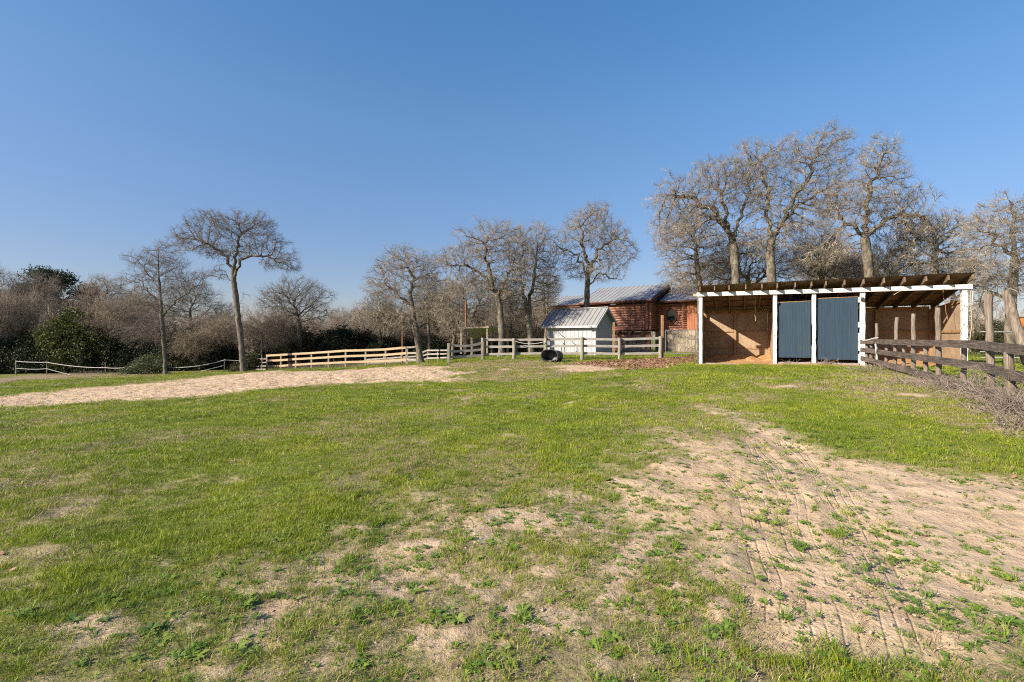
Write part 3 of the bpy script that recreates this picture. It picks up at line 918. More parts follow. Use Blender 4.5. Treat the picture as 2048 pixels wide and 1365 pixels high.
# ------------------------------------------------------------------ stable (run-in shed)
def build_stable():
    def W(s, d, z): 
        p = shed_pt(s, d); return Vector((p[0], p[1], z))
    A = Vector((SA[0], SA[1], 0)); B = Vector((SB[0], SB[1], 0)); Z = Vector((0, 0, 1))

    def s_at(px, d=0.0):
        o = shed_pt(0, d); u = U(px)
        return (u * o[1] - o[0]) / (SA[0] - u * SA[1])
    WL = s_at(1930)
    base = W(WL / 2, 1.5, gh(*shed_pt(WL / 2, 1.5)))
    t = thing('stable', 'long open fronted horse stable with white posts, blue doors and a rusty lean-to roof', 'stable', base)
    D = 3.0
    roofF = EYE + 1.91; roofB = EYE + 1.18
    over = .40
    slope = (roofF - roofB) / (D + over)

    def rz(d): return roofB + (D - d) * slope
    def rs_(s): return .055 * s / WL
    # posts
    for k, (px, w) in enumerate([(1401, .125), (1550, .125), (1628, .12), (1725.5, .135), (1930, .14)]):
        s = s_at(px, -.0)
        g = gh(*shed_pt(s, 0)) - .1
        m = MB()
        seg = 22
        p0 = W(s, .06, g); p1 = W(s, .06, EYE + 1.56)
        rings = []
        for i in range(seg + 1):
            tt = i / seg
            c = p0.lerp(p1, tt)
            ch = .012 * (vnoise(np.array([tt * 9]), np.array([k * 3.3]), 4)[0] - .5) + (.0 if not (.3 < tt < .55 and k == 2) else -.018)
            wl = w / 2 + ch; wr = w / 2 + .014 * (vnoise(np.array([tt * 11]), np.array([k * 5.3]), 9)[0] - .5)
            if k in (1, 2) and .12 < tt < .5: wr -= .02 * random.random()
            rings += [c - A * wl - B * w / 2, c + A * wr - B * w / 2, c + A * wr + B * w / 2, c - A * wl + B * w / 2]
        fs = [(0, 1, 2, 3)[::-1]]
        for i in range(seg):
            for q in range(4):
                fs.append((i * 4 + q, i * 4 + (q + 1) % 4, i * 4 + 4 + (q + 1) % 4, i * 4 + 4 + q))
        m.add(rings, fs)
        part('post', m, 'white_worn' if k == 4 else 'white_paint', t)
    # white header beam in three lengths
    m = MB()
    cuts = [-.1, s_at(1560), s_at(1730), WL + .16]
    for a, b in zip(cuts[:-1], cuts[1:]):
        m.beam(W(a + .002, -.045, EYE + 1.615 - .045 * a / WL), W(b - .002, -.045, EYE + 1.615 - .045 * b / WL), .05, .145)
    part('header_beam', m, 'white_paint', t)
    # roof edge rafters
    rpx = [1400, 1429, 1458, 1491.4, 1523.8, 1554.6, 1590.5, 1623, 1652, 1689, 1727, 1768, 1809, 1852, 1897, 1946]
    for px in rpx:
        s = s_at(px, -over + .05)
        m = MB()
        m.beam(W(s, -over + .03 + random.uniform(-.015, .01), rz(-over + .05) - .10 + rs_(s)), W(s, D + .1, rz(D + .1) - .10 + rs_(s)), .042, .165)
        part('rafter', m, 'rafter', t)
    # corrugated sheet
    sl_, sr_ = s_at(1394, -over) , s_at(1951, -over)
    nper = int((sr_ - sl_) / .076)
    m = MB()
    amp = .009
    cs = [(sl_ + (sr_ - sl_) * i / (nper * 4), amp * math.sin(i * math.pi / 2)) for i in range(nper * 4 + 1)]
    ds = [-over, .6, 1.8, D + .25]
    for off in (0.0, .003):
        vs = [W(s, d + (.02 * math.sin(s * 1.3) if d == -over else 0), rz(d) + .005 + off + z + rs_(s)) for d in ds for s, z in cs]
        n = len(cs)
        fs = [(j * n + i, j * n + i + 1, (j + 1) * n + i + 1, (j + 1) * n + i) for j in range(3) for i in range(n - 1)]
        m.add(vs, fs, True)
    part('roof', m, 'rust_sheet', t)
    # purlins
    m = MB()
    for d in (.7, 1.7, 2.6):
        m.beam(W(sl_ + .1, d, rz(d) - .012), W(sr_ - .1, d, rz(d) - .012 + .055), .09, .02)
    part('purlin', m, 'rafter', t)
    fl = EYE - 1.06
    wt = EYE + 1.02
    # back wall
    m = MB()
    edges = [0.02, 1.22, 2.44, 3.66, 4.88, 6.1, WL - .02]
    for a, b in zip(edges[:-1], edges[1:]):
        for z0, z1 in ((fl - .1, fl + .60), (fl + .604, fl + 1.30), (fl + 1.304, wt)):
            m.beam(W(a + .002, D, (z0 + z1) / 2), W(b - .002, D, (z0 + z1) / 2), .014, z1 - z0 - .004)
    part('back_wall', m, 'osb', t)
    m = MB()
    for z in (fl + .605, fl + 1.30):
        m.beam(W(.06, D - .028, z), W(WL - .06, D - .028, z), .035, .05, seg=9, wob=.004)
    m.beam(W(.03, D - .04, wt + .04), W(WL - .03, D - .04, wt + .04), .045, .15)
    for s in (1.22, 2.5, 4.88, 6.1):
        m.beam(W(s, D - .09, fl - .1), W(s, D - .09, wt), .09, .085, up=tuple(A))
    part('wall_framing', m, 'raw_wood', t)
    # side walls: panel with a sloped gap under the rafter
    for side, s, hf, hb, dd in ((0, .0, .98, .90, 0.14), (1, WL + .02, 1.22, 1.04, 0.14)):
        m = MB()
        for j in range(5):
            d0 = dd + (D - dd) * j / 5; d1 = dd + (D - dd) * (j + 1) / 5
            f0 = j / 5; f1 = (j + 1) / 5
            za = EYE + hf + (hb - hf) * f0; zb = EYE + hf + (hb - hf) * f1
            hw = .008
            lo = fl - .25
            c = [W(s - hw, d0, lo), W(s + hw, d0, lo), W(s + hw, d1, lo), W(s - hw, d1, lo), W(s - hw, d0, za), W(s + hw, d0, za), W(s + hw, d1, zb), W(s - hw, d1, zb)]
            m.hexa(c)
        part('side_wall', m, 'osb', t)
        m = MB()
        sgn = 1 if side == 0 else -1
        m.beam(W(s + sgn * .03, dd, fl + 1.25), W(s + sgn * .03, D - .1, fl + 1.25), .04, .08)
        m.beam(W(s + sgn * .03, dd, EYE + hf - .06), W(s + sgn * .03, D - .1, EYE + hb - .06), .04, .1)
        m.beam(W(s + sgn * .045, D - .16, fl - .1), W(s + sgn * .045, D - .16, wt), .08, .08, up=tuple(A))
        part('wall_brace', m, 'raw_wood', t)
    # rough dark boards on the outside of the left wall
    m = MB()
    for k in range(11):
        z = fl + .05 + k * .185
        m.beam(W(-.055, -.02, z), W(-.055, D + .05, z), .03, .15, seg=5, wob=.006)
    part('side_cladding', m, 'dark_wood', t)
    # short raw block under the roof at the left end
    m = MB(); m.beam(W(-.22, -.02, EYE + 1.60), W(-.06, -.02, EYE + 1.60), .09, .09)
    part('beam_end', m, 'new_rail', t)
    # partitions
    s2 = s_at(1550); s4 = s_at(1725.5)
    for s in (s2 + .02, s4 + .02):
        m = MB(); c = []
        for z0, z1 in ((fl - .2, fl + 1.2), (fl + 1.204, EYE + .98)):
            m.beam(W(s, .16, (z0 + z1) / 2), W(s, D - .14, (z0 + z1) / 2), .018, z1 - z0 - .003)
        part('partition', m, 'osb', t)
    # blue sheet doors
    for a, b, zt, zb in ((s_at(1556), s_at(1622), EYE + 1.235, EYE - .72), (s_at(1634), s_at(1717.5), EYE + 1.335, EYE - .77)):
        n = int((b - a) / .0095)
        pts = []
        for i in range(n + 1):
            s = a + (b - a) * i / n
            ph = (s - a) / .076 * 2 * math.pi
            pts.append((s, .0008 * math.sin(ph)))
        m = MB()
        for off in (0, .004):
            vs = []
            for j in range(9):
                for s, o in pts:
                    z = zb + (zt + .02 * (s - a)) * 0 + (zt + .03 * (s - a) / (b - a) - zb) * j / 8
                    vs.append(W(s, .10 + o + off + .006 * math.sin(j * 1.7 + s * 2), z))
            n1 = len(pts)
            m.add(vs, [(j * n1 + i, j * n1 + i + 1, (j + 1) * n1 + i + 1, (j + 1) * n1 + i) for j in range(8) for i in range(n1 - 1)], True)
        dr = part('door', m, 'blue', t)
        m = MB()
        m.beam(W(a, .145, zt - .02), W(b, .145, zt), .05, .09); m.beam(W(a, .145, zb + .06), W(b, .145, zb + .06), .05, .09)
        m.beam(W(a + .05, .145, zb + .1), W(a + .05, .145, zt - .06), .05, .08, up=tuple(A)); m.beam(W(b - .05, .145, zb + .1), W(b - .05, .145, zt - .06), .05, .08, up=tuple(A))
        part('door_frame', m, 'raw_wood', dr)
    # hinge side cleats beside the fourth post
    m = MB()
    for z in (EYE + 1.26, EYE + .42, EYE - .02, EYE - .30, EYE - .72):
        m.box(W(s4 - .09, .05, z), A * .024, B * .04, Z * (.09 if z > EYE else .16))
        part('cleat', m, 'white_paint', t); m = MB()
    m = MB(); m.box(W(s4 - .02, -.05, EYE + 1.27), A * .04, B * .02, Z * .06); part('bracket', m, 'black_iron', t); m = MB(); m.box(W(s2 + .09, .02, EYE + 1.24), A * .02, B * .02, Z * .05)
    part('bracket', m, 'black_iron', t)
    # sill in front of the doors
    m = MB()
    for k in range(12):
        a = s2 + .1 + (s4 - s2 - .2) * k / 12; b = s2 + .1 + (s4 - s2 - .2) * (k + 1) / 12
        m.beam(W(a, .05, fl + .12 + random.uniform(-.015, .015)), W(b - .006, .05, fl + .12 + random.uniform(-.015, .015)), .13, .14)
    part('sill', m, 'mud', t)
    m = MB(); m.box(W(.75, -.12, gh(*shed_pt(.75, -.12)) + .02), A * .52, B * .07, Z * .03)
    part('threshold', m, 'mud', t)
    # hanging things, each its own
    def rope(s, d, z0, z1, dx, mat, label, r=.008):
        m = MB(); pts = [W(s + dx * (i / 8) + .012 * math.sin(i * 1.9), d, z0 + (z1 - z0) * i / 8) for i in range(9)]
        m.tube(pts, r, 5)
        single('rope', m, mat, label, 'rope', W(s, d, z0), None)
    rope(s_at(1510.5, 1.0), 1.0, rz(1.0) - .14, EYE + .62, 0, 'rope_tan', 'straight tan rope hanging from the rafters in the left stall', .011)
    rope(s_at(1884, .3), .3, rz(.3) - .12, EYE + .55, .14, 'rope_red', 'reddish cord hanging from the roof in the right stall')
    m = MB(); m.tube([W(s_at(1787), -.02, EYE + 1.38), W(s_at(1796), -.02, EYE + 1.47), W(s_at(1806), -.06, EYE + 1.525)], .011, 5)
    single('stick', m, 'rope_tan', 'pale bent stick stuck under the white header beam', 'stick', W(s_at(1787), -.02, EYE + 1.38))
    m = MB(); m.tube([W(WL + .13, .0, EYE + 1.52), W(WL + .15, .02, EYE + 1.0), W(WL + .17, .02, EYE + .4), W(WL + .11, .02, EYE - .2)], .012, 6)
    single('hose', m, 'rope_tan', 'thin pale hose hanging down beside the right end post', 'hose', W(WL + .13, 0, EYE - .2))
    m = MB(); m.beam(W(WL + .2, .02, EYE + 1.52), W(WL + .17, .02, EYE + 1.0), .02, .02)
    part('bracket', m, 'white_trim', t)
    return t


build_stable()


# ------------------------------------------------------------------ fences
def V3(p, z): return Vector((p[0], p[1], z))


def fence_line(pxz):
    """list of (px, depth) -> xy"""
    return [np.array([U(px) * d, d]) for px, d in pxz]


def build_dark_fence():
    ctl = np.array([(1722, 15.85), (1745, 15.2), (1785, 13.8), (1817, 12.5), (1841, 11.6), (1864, 10.9), (1913, 9.6), (1961, 8.5), (2006, 7.45), (2048, 6.6), (2180, 4.9), (2350, 3.7)])

    def dep(px): return float(np.interp(px, ctl[:, 0], ctl[:, 1]))
    def pt(px, off=0.0):
        d = dep(px); a = np.array([U(px) * d, d])
        n = np.array([.9, -.43]); return a + n * off
    o = pt(1817)
    t = thing('wooden_fence', 'weathered dark plank fence of three rails running from the stable to the right edge', 'fence', V3(o, gh(*o)))
    # posts: (px, top row or None, lean px at top)
    posts = [(1726, 690, 0, .12), (1735, 688, 0, .12), (1745.5, 647, 0, .12), (1763, 690, 2, .12), (1780, 635, 5, .13), (1797, 690, 2, .12), (1817, 628, 0, .135), (1841, 692, 0, .13),
             (1867, 616, -3, .145), (1913, 694, 2, .13), (1968, 589, -7, .15), (2012, 705, -14, .16), (2120, 640, 0, .17)]
    for px, top, lean, w in posts:
        p = pt(px, .10); d = p[1]
        g = gh(*p)
        zt = EYE + (HZ - top) / F * d
        L = lean * d / F
        m = MB()
        n = 9; pts = []; rr = []
        for i in range(n + 1):
            q = i / n
            pts.append(Vector((p[0] + L * q + .008 * math.sin(i * 2.1 + px), p[1], g - .15 + (zt - g + .15) * q)))
            rr.append(w * .37 * (1.06 - .1 * q + .05 * math.sin(i * 1.7 + px * .3)))
        m.tube(pts, rr, 9)
        part('post', m, 'dark_post', t)
    # the big leaning trunk post
    d = 6.95
    m = MB()
    a = P(2010, 583, d + .4); b = P(2080, 790, d)
    pts = [a.lerp(b, i / 9) + Vector((.014 * math.sin(i * 1.9), 0, .01 * math.cos(i))) for i in range(10)]
    m.tube(pts, [.045, .06, .068, .064, .068, .07, .074, .076, .08, .084], 10)
    part('brace_post', m, 'dark_post', t, 'thick leaning weathered post')
    # rails
    def rail(cuts, yy, hh, off):
        for a, b in zip(cuts[:-1], cuts[1:]):
            m = MB(); pa = pt(a, off); pb = pt(b, off)
            za = EYE + (HZ - float(np.interp(a, yy[0], yy[1]))) / F * pa[1]; zb = EYE + (HZ - float(np.interp(b, yy[0], yy[1]))) / F * pb[1]
            e = (pb - pa) / np.linalg.norm(pb - pa) * .004
            m.beam(V3(pa + e, za), V3(pb - e, zb), .042, hh, seg=7, wob=.006)
            part('rail', m, 'dark_wood', t)
    top = ((1722, 1745, 1836, 1918, 1960, 2048, 2350), (684, 683.5, 686, 688, 690, 700, 745))
    mid = ((1722, 1745, 1785, 1836, 1918, 1960, 2048, 2350), (700, 702.5, 708, 715, 726, 733, 752, 860))
    bot = ((1722, 1745, 1785, 1836, 1918, 1960, 2048, 2350), (717, 722, 733, 747, 768, 781, 815, 960))
    rail([1722, 1745, 1785, 1817, 1864, 1961, 2120], top, .145, .0)
    rail([1722, 1745, 1777, 1817, 1841, 1964, 2120], mid, .145, .0)
    rail([1722, 1749, 1812, 1850, 1965, 2120], bot, .15, .0)
    # white pipe gate tied at the stable end
    m = MB()
    q = [P(1722, 677, 15.3), P(1727, 682, 15.2), P(1737, 680, 15.0), P(1747, 677, 14.9), P(1757, 676, 14.8)]
    m.tube(q, .014, 6)
    single('rope', m, 'rope_white', 'white rope looped over the stable end of the dark plank fence', 'rope', q[0])
    m = MB(); m.tube([P(1751, 688, 14.9), P(1753, 705, 14.9), P(1755, 727, 14.9)], .025, 7)
    single('plastic_pipe', m, 'white_trim', 'white plastic pipe standing behind the dark plank fence', 'pipe', P(1755, 727, 14.9))


build_dark_fence()


def rails_fence(name, label, pts, tops, bots, rows, mp, mr, pw, hh, cuts=None, thick=.03, off=.06, sags=None, square=True, group=None):
    """posts at pts[(px, depth)], tops/bots rows in the photograph, rows = rail rows as fractions of post height"""
    n = len(pts)
    xy = fence_line(pts)
    zt = [EYE + (HZ - t) / F * p[1] for t, p in zip(tops, pts)]
    zb = [EYE + (HZ - b) / F * p[1] for b, p in zip(bots, pts)]
    c = n // 2
    t = thing(name, label, 'fence', V3(xy[c], zb[c]), group)
    for i in range(n):
        g = min(zb[i], gh(*xy[i])) - .12
        m = MB()
        w = pw * random.uniform(.92, 1.08)
        if square:
            m.beam(V3(xy[i], g), V3(xy[i] + np.array([random.uniform(-.02, .02), 0]), zt[i]), w, w, up=(0, 1, 0), seg=5, wob=.003)
        else:
            m.tube([V3(xy[i] + np.array([random.uniform(-.015, .015), 0]), g + (zt[i] - g) * k / 5) for k in range(6)], w / 2, 9)
        part('post', m, mp, t)
    for k, fr in enumerate(rows):
        for i in range(n - 1):
            a, b = xy[i], xy[i + 1]
            nn = np.array([(b - a)[1], -(b - a)[0]]); nn = nn / np.linalg.norm(nn)
            if nn[1] > 0: nn = -nn
            za = zb[i] + (zt[i] - zb[i]) * fr; zc = zb[i + 1] + (zt[i + 1] - zb[i + 1]) * fr
            o = nn * off; e = (b - a) / np.linalg.norm(b - a) * .004
            m = MB()
            sg = sags.get((k, i), 0) if sags else 0
            m.beam(V3(a + o + e, za), V3(b + o - e, zc), thick, hh, seg=8, wob=.003, sag=sg)
            part('rail', m, mr, t)
    return t, xy, zt, zb


# new tan fence, left
tp = [(534, 37.2), (562, 36.6), (592, 36), (623, 35.4), (657, 34.8), (691, 34.2), (731, 33.6), (771, 33), (813, 32.3)]
tt_ = [709.5, 708, 706, 704.5, 702, 699.5, 698.5, 697, 693]
tb_ = [741, 740, 737.5, 735.5, 734.5, 733, 731.5, 730, 727.5]
rails_fence('board_fence', 'new tan board fence of three rails curving past the sand on the left', tp, tt_, tb_, [.93, .60, .24], 'new_post', 'new_rail', .10, .15)
rails_fence('board_fence', 'short pale grey fence panel joining the tan fence to the leaning oak', [(815, 32.2), (834, 31.9)], [693, 691.5], [727.5, 728.5], [.93, .60, .24], 'gray_post', 'gray_wood', .10, .12)
# grey fences behind
rails_fence('board_fence', 'low grey fence running behind the tan board fence', [(730, 38), (768, 37.5), (802, 37), (845, 36.6), (855, 36.5), (875, 36), (898, 35.5)], [711, 708, 705, 703, 699, 699, 699],
            [731, 729, 727, 724, 721, 720, 719], [.9, .55, .18], 'gray_post', 'gray_wood', .09, .11)
rails_fence('board_fence', 'short grey rail fence beyond the bush at the left end of the tan fence', [(505, 39), (534, 38.5)], [718, 716], [742, 742], [.95, .65, .38, .12], 'gray_post', 'gray_wood', .08, .09)
# grey paddock fence, centre
gp = [(966, 27.3), (1028, 27.2), (1092, 27.2), (1164, 27), (1239, 26.8), (1321, 26.7)]
rails_fence('paddock_fence', 'weathered grey three rail paddock fence in front of the white shed', gp, [676, 677, 676, 675, 676, 673], [721, 719, 718, 718, 719.5, 719], [.92, .60, .26],
            'gray_post', 'gray_wood', .19, .13, thick=.035, off=-.1, square=False)
rails_fence('paddock_fence', 'sagging grey fence bay with bowed top rail at the left end of the paddock', [(897, 26.6), (964.5, 27.25)], [687, 684], [725, 721], [.93, .58, .26], 'gray_post', 'gray_wood', .14, .13, off=-.08,
            sags={(0, 0): .12, (1, 0): .03})
m = MB(); m.tube([P(1030 + 62 * k / 8, 683 + 5.2 * 4 * (k / 8) * (1 - k / 8), 27.05) for k in range(9)], .018, 6)
single('rope', m, 'rope_white', 'white rope sagging between two posts of the grey paddock fence', 'rope', P(1030, 683, 27.05))


# rope fence, far left
def rope_fence():
    ps = [(32, 38.2, 722, 753), (94, 38.2, 724, 751), (211, 38, 726, 750), (283, 37.8, 726, 752), (449, 37.5, 719.5, 743)]
    o = P(211, 750, 38)
    t = thing('rope_fence', 'sagging white rope fence on thin posts along the left woods', 'fence', o)
    for i, (px, d, a, b) in enumerate(ps):
        m = MB(); m.tube([P(px, b + 6, d), P(px, (a + b) / 2, d), P(px, a - 1, d)], .035, 6); part('post', m, 'gray_post' if i in (0, 4) else 'dark_post', t)
    top = [723, 725, 736, 728, 720.5]; bot = [737, 738, None, 741, 731]
    for i in range(4):
        a, b = ps[i], ps[i + 1]
        sag = [1.0, 3, 4, 11][i]
        m = MB(); m.tube([P(a[0] + (b[0] - a[0]) * k / 10, top[i] + (top[i + 1] - top[i]) * k / 10 + sag * 4 * (k / 10) * (1 - k / 10), a[1] - .08 + (b[1] - a[1]) * k / 10) for k in range(11)], .028, 5)
        part('rope', m, 'rope_white', t)
    segs = [((32, 737), (94, 738), 1.5), ((94, 738), (150, 752), .5), ((235, 752.5), (283, 741), .5), ((283, 741), (360, 749), 2.0), ((360, 749), (449, 731), 2)]
    for (x0, y0), (x1, y1), sag in segs:
        m = MB(); m.tube([P(x0 + (x1 - x0) * k / 8, y0 + (y1 - y0) * k / 8 + sag * 4 * (k / 8) * (1 - k / 8), 37.9) for k in range(9)], .022, 5)
        part('rope', m, 'rope_white', t)
    m = MB(); m.tube([P(449, 720.5, 37.4), P(480, 722, 37.6), P(534, 719, 38.2)], .02, 5); part('rope', m, 'rope_white', t)


rope_fence()


# ------------------------------------------------------------------ small white shed
def build_small_shed():
    C0 = np.array([U(1191) * 30.4, 30.4]); AH = np.array([.75, -.66]); AH = AH / np.linalg.norm(AH); BH = np.array([-AH[1], AH[0]])
    Wd, Dp = 3.85, 2.1
    g = EYE - 1.12; ev = EYE + .93; rg = EYE + 1.86

    def W(s, d, z):
        p = C0 + AH * s + BH * d; return Vector((p[0], p[1], z))
    A = Vector((AH[0], AH[1], 0)); B = Vector((BH[0], BH[1], 0)); Z = Vector((0, 0, 1))
    t = thing('garden_shed', 'small white gabled shed with grey standing seam roof behind the paddock fence', 'shed', W(-Wd / 2, Dp / 2, g))
    m = MB()
    lo = g - .25
    mid = Dp / 2
    # walls as grooved panels
    for k in range(12):
        a = -Wd + Wd * k / 12; b = -Wd + Wd * (k + 1) / 12
        m.beam(W(a + .008, .02, (lo + ev) / 2), W(b - .008, .02, (lo + ev) / 2), .03, ev - lo)
    m.box(W(-Wd / 2, .042, (lo + ev) / 2), A * Wd / 2, B * .008, Z * (ev - lo) / 2 * .998)
    m.box(W(-Wd / 2, Dp - .02, (lo + ev) / 2), A * Wd / 2, B * .015, Z * (ev - lo) / 2)
    for s in (-.016, -Wd + .016):
        for k in range(6):
            d0 = .04 + (Dp - .08) * k / 6; d1 = .04 + (Dp - .08) * (k + 1) / 6 - .014
            def top(d): return ev + (rg - ev - .05) * (1 - abs(d - mid) / mid)
            hw = .014
            m.hexa([W(s - hw, d0, lo), W(s + hw, d0, lo), W(s + hw, d1, lo), W(s - hw, d1, lo), W(s - hw, d0, top(d0)), W(s + hw, d0, top(d0)), W(s + hw, d1, top(d1)), W(s - hw, d1, top(d1))])
    part('wall', m, 'siding', t)
    m = MB()
    for s in (-.045, -Wd + .045):
        m.beam(W(s, -.004, lo), W(s, -.004, ev - .01), .10, .022, up=tuple(B))
    m.beam(W(.012, .05, lo), W(.012, .05, ev - .01), .10, .022, up=tuple(A))
    part('corner_trim', m, 'white_trim', t)
    ov = .3; gl = .3
    sl = (rg - ev) / mid
    def rz(d): return rg - abs(d - mid) * sl + .04
    m = MB()
    for d0, d1 in ((-ov, mid), (mid, Dp + ov)):
        m.hexa([W(-Wd - gl, d0, rz(d0)), W(gl, d0, rz(d0)), W(gl, d1, rz(d1)), W(-Wd - gl, d1, rz(d1)),
                W(-Wd - gl, d0, rz(d0) + .03), W(gl, d0, rz(d0) + .03), W(gl, d1, rz(d1) + .03), W(-Wd - gl, d1, rz(d1) + .03)])
    rf = part('roof', m, 'roof_gray', t)
    m = MB()
    k = 0
    s = -Wd - gl + .02
    while s < gl:
        for d0, d1 in ((-ov, mid), (mid, Dp + ov)):
            m.beam(W(s, d0, rz(d0) + .045), W(s, d1, rz(d1) + .045), .02, .016)
        s += .335
    part('seam', m, 'seam', rf)
    m = MB()
    m.beam(W(-Wd - gl, mid, rg + .085), W(gl, mid, rg + .085), .16, .03)
    m.beam(W(-Wd - gl, -ov - .012, rz(-ov) - .035), W(gl, -ov - .012, rz(-ov) - .035), .022, .12)
    for s in (gl + .012, -Wd - gl - .012):
        m.beam(W(s, -ov, rz(-ov) - .02), W(s, mid, rz(mid) - .02), .022, .11); m.beam(W(s, mid, rz(mid) - .02), W(s, Dp + ov, rz(Dp + ov) - .02), .022, .11)
    part('fascia', m, 'white_trim', rf)
    m = MB(); m.box(W(-.25, -ov - .06, rz(-ov) - .06), A * .14, B * .04, Z * .06); m.box(W(-.25, -ov - .105, rz(-ov) - .06), A * .05, B * .005, Z * .045)
    part('lamp', m, 'galv', t)
    # dark iron things by the front wall
    for s, h, lab in ((-1.95, .62, 'short black iron pipe post in front of the white shed'), (-1.72, 1.2, 'taller black yard hydrant in front of the white shed')):
        m = MB()
        gg = g - .05
        m.tube([W(s, -.9, gg - .1), W(s, -.9, gg + h)], .03, 7)
        if h > 1:
            m.tube([W(s, -.9, gg + h * .97), W(s - .24, -.9, gg + h + .07), W(s - .42, -.9, gg + h + .26)], .022, 6)
            m.tube([W(s, -.9, gg + h * .6), W(s - .1, -.95, gg + h * .64)], .035, 6)
        single('yard_hydrant', m, 'black_iron', lab, 'hydrant', W(s, -.9, gg))


build_small_shed()


# ------------------------------------------------------------------ log house
def build_house():
    AH = np.array([.788, -.616]); BH = np.array([.616, .788])
    C0 = np.array([10.15, 36.1])

    def W(s, d, z):
        p = C0 + AH * s + BH * d; return Vector((p[0], p[1], z))
    A = Vector((AH[0], AH[1], 0)); B = Vector((BH[0], BH[1], 0)); Z = Vector((0, 0, 1))
    g = EYE - 1.15; fl = EYE + .50; ev = EYE + 2.62; rg = EYE + 4.2
    t = thing('log_house', 'red brown log house with blue grey metal roof on a stone base', 'house', W(-2, 3, g))

    def log_wall(s0, s1, d, z0, z1, side=None, dirn='s'):
        m = MB(); r = .10; z = z0 + r
        while z < z1:
            if dirn == 's': m.tube([W(s0, d, z), W((s0 + s1) / 2, d, z), W(s1, d, z)], r, 10)
            else: m.tube([W(s0, d, z), W(s0, (d + s1) / 2, z), W(s0, s1, z)], r, 10)
            z += r * 1.86
        return m
    m = log_wall(-8.6, -.0, 0, fl, ev)
    part('wall', m, 'log', t)
    m = log_wall(0, 1.9, .0, fl, ev, dirn='d')
    # side return (runs back from the corner)
    m = MB(); z = fl + .17
    while z < ev:
        m.tube([W(.0, -.28, z), W(.0, 1.7, z)], .085, 10); z += .158
    part('wall', m, 'log', t)
    m = MB(); z = fl + .09
    while z < ev:
        m.tube([W(-.02, 0, z), W(.26, 0, z)], .088, 10); z += .158
    part('log_ends', m, 'log', t)
    # recessed right wing
    m = log_wall(.1, 2.35, 1.7, fl, ev)
    part('wall', m, 'log', t)
    m = MB(); z = fl + .09
    while z < ev:
        m.tube([W(2.1, 1.42, z), W(2.36, 1.42 + .28, z)], .09, 10); z += .158
    part('log_ends', m, 'log', t)
    m = MB()
    s = 2.4
    while s < 6:
        m.box(W(s + .09, 1.5, (fl + ev) / 2), A * .085, B * .02, Z * (ev - fl) / 2); s += .18
    part('panel_wall', m, 'log_wall', t)
    # window
    def ell(s0, z0, a, b, d, n=18, hemi=False):
        return [W(s0 + a * math.cos(2 * math.pi * k / n), d, z0 + b * (abs(math.sin(2 * math.pi * k / n)) ** .75) * (1 if math.sin(2 * math.pi * k / n) >= 0 else -1)) for k in range(n)]
    wf = MB(); n = 18
    o = ell(1.22, fl + 1.12, .40, .54, 1.53); i = ell(1.22, fl + 1.12, .33, .47, 1.53); i2 = ell(1.22, fl + 1.12, .33, .47, 1.585)
    o2 = ell(1.22, fl + 1.12, .40, .54, 1.64)
    wf.add(o + i + i2 + o2, [(k, (k + 1) % n, n + (k + 1) % n, n + k) for k in range(n)] + [(n + k, n + (k + 1) % n, 2 * n + (k + 1) % n, 2 * n + k) for k in range(n)] +
           [(3 * n + k, 3 * n + (k + 1) % n, (k + 1) % n, k) for k in range(n)])
    win = part('window', wf, 'log_dark', t)
    pm = MB(); pm.add(ell(1.22, fl + 1.12, 0.335, .475, 1.57), [tuple(range(n))[::-1]])
    part('pane', pm, 'glass', win)
    # stone base
    m = MB()
    m.box(W(-4.2, .25, (g + fl) / 2 - .2), A * 4.3, B * .15, Z * ((fl - g) / 2 + .1))
    m.box(W(3.1, 1.55, (g + fl) / 2 - .1), A * 3.1, B * .12, Z * ((fl - g) / 2 + .1))
    part('stone_base', m, 'stone', t)
    # porch beam with brackets
    m = MB()
    m.beam(W(-3.4, -.35, fl - .42), W(.35, -.35, fl - .42), .12, .22)
    for s in (-3.2, -2.2, -1.2, -.2):
        m.beam(W(s, -.7, fl - .28), W(s, .05, fl - .1), .12, .14)
    for s in (-1.9, .25):
        m.beam(W(s, -.45, g - .2), W(s, -.45, fl - .5), .16, .16, up=tuple(A))
    part('porch_beam', m, 'log', t)
    m = MB(); m.beam(W(-3.4, -.2, fl - .05), W(.3, -.2, fl - .05), .5, .05)
    part('deck', m, 'log_dark', t)

    def gable(name, s0, s1, d0, dm, d1, ze, zr, mat='roof_blue', step=.4):
        m = MB()
        for a, b, za, zb in ((d0, dm, ze, zr), (dm, d1, zr, ze)):
            m.hexa([W(s0, a, za), W(s1, a, za), W(s1, b, zb), W(s0, b, zb), W(s0, a, za + .05), W(s1, a, za + .05), W(s1, b, zb + .05), W(s0, b, zb + .05)])
        rf = part(name, m, mat, t)
        m = MB(); s = s0 + .02
        while s <= s1:
            m.beam(W(s, d0, ze + .062), W(s, dm, zr + .062), .022, .02); s += step
        part('seam', m, 'roof_blue', rf)
        m = MB()
        m.beam(W(s0, d0 - .02, ze - .01), W(s1, d0 - .02, ze - .01), .03, .1)
        for s in (s0 - .02, s1 + .02):
            m.beam(W(s, d0, ze - .05), W(s, dm, zr - .05), .035, .2)
        part('fascia', m, 'log_dark', rf)
        return rf
    rf = gable('roof', -5.6, .45, -.55, 3.1, 6.8, ev + .12, rg)
    gable('roof', -11.2, -5.62, -.35, 2.9, 6.2, ev - .12, rg - .55)
    gable('roof', .5, 7.5, 1.0, 4.6, 8.2, ev + .06, rg + .02)
    # gable infill and soffit
    m = MB()
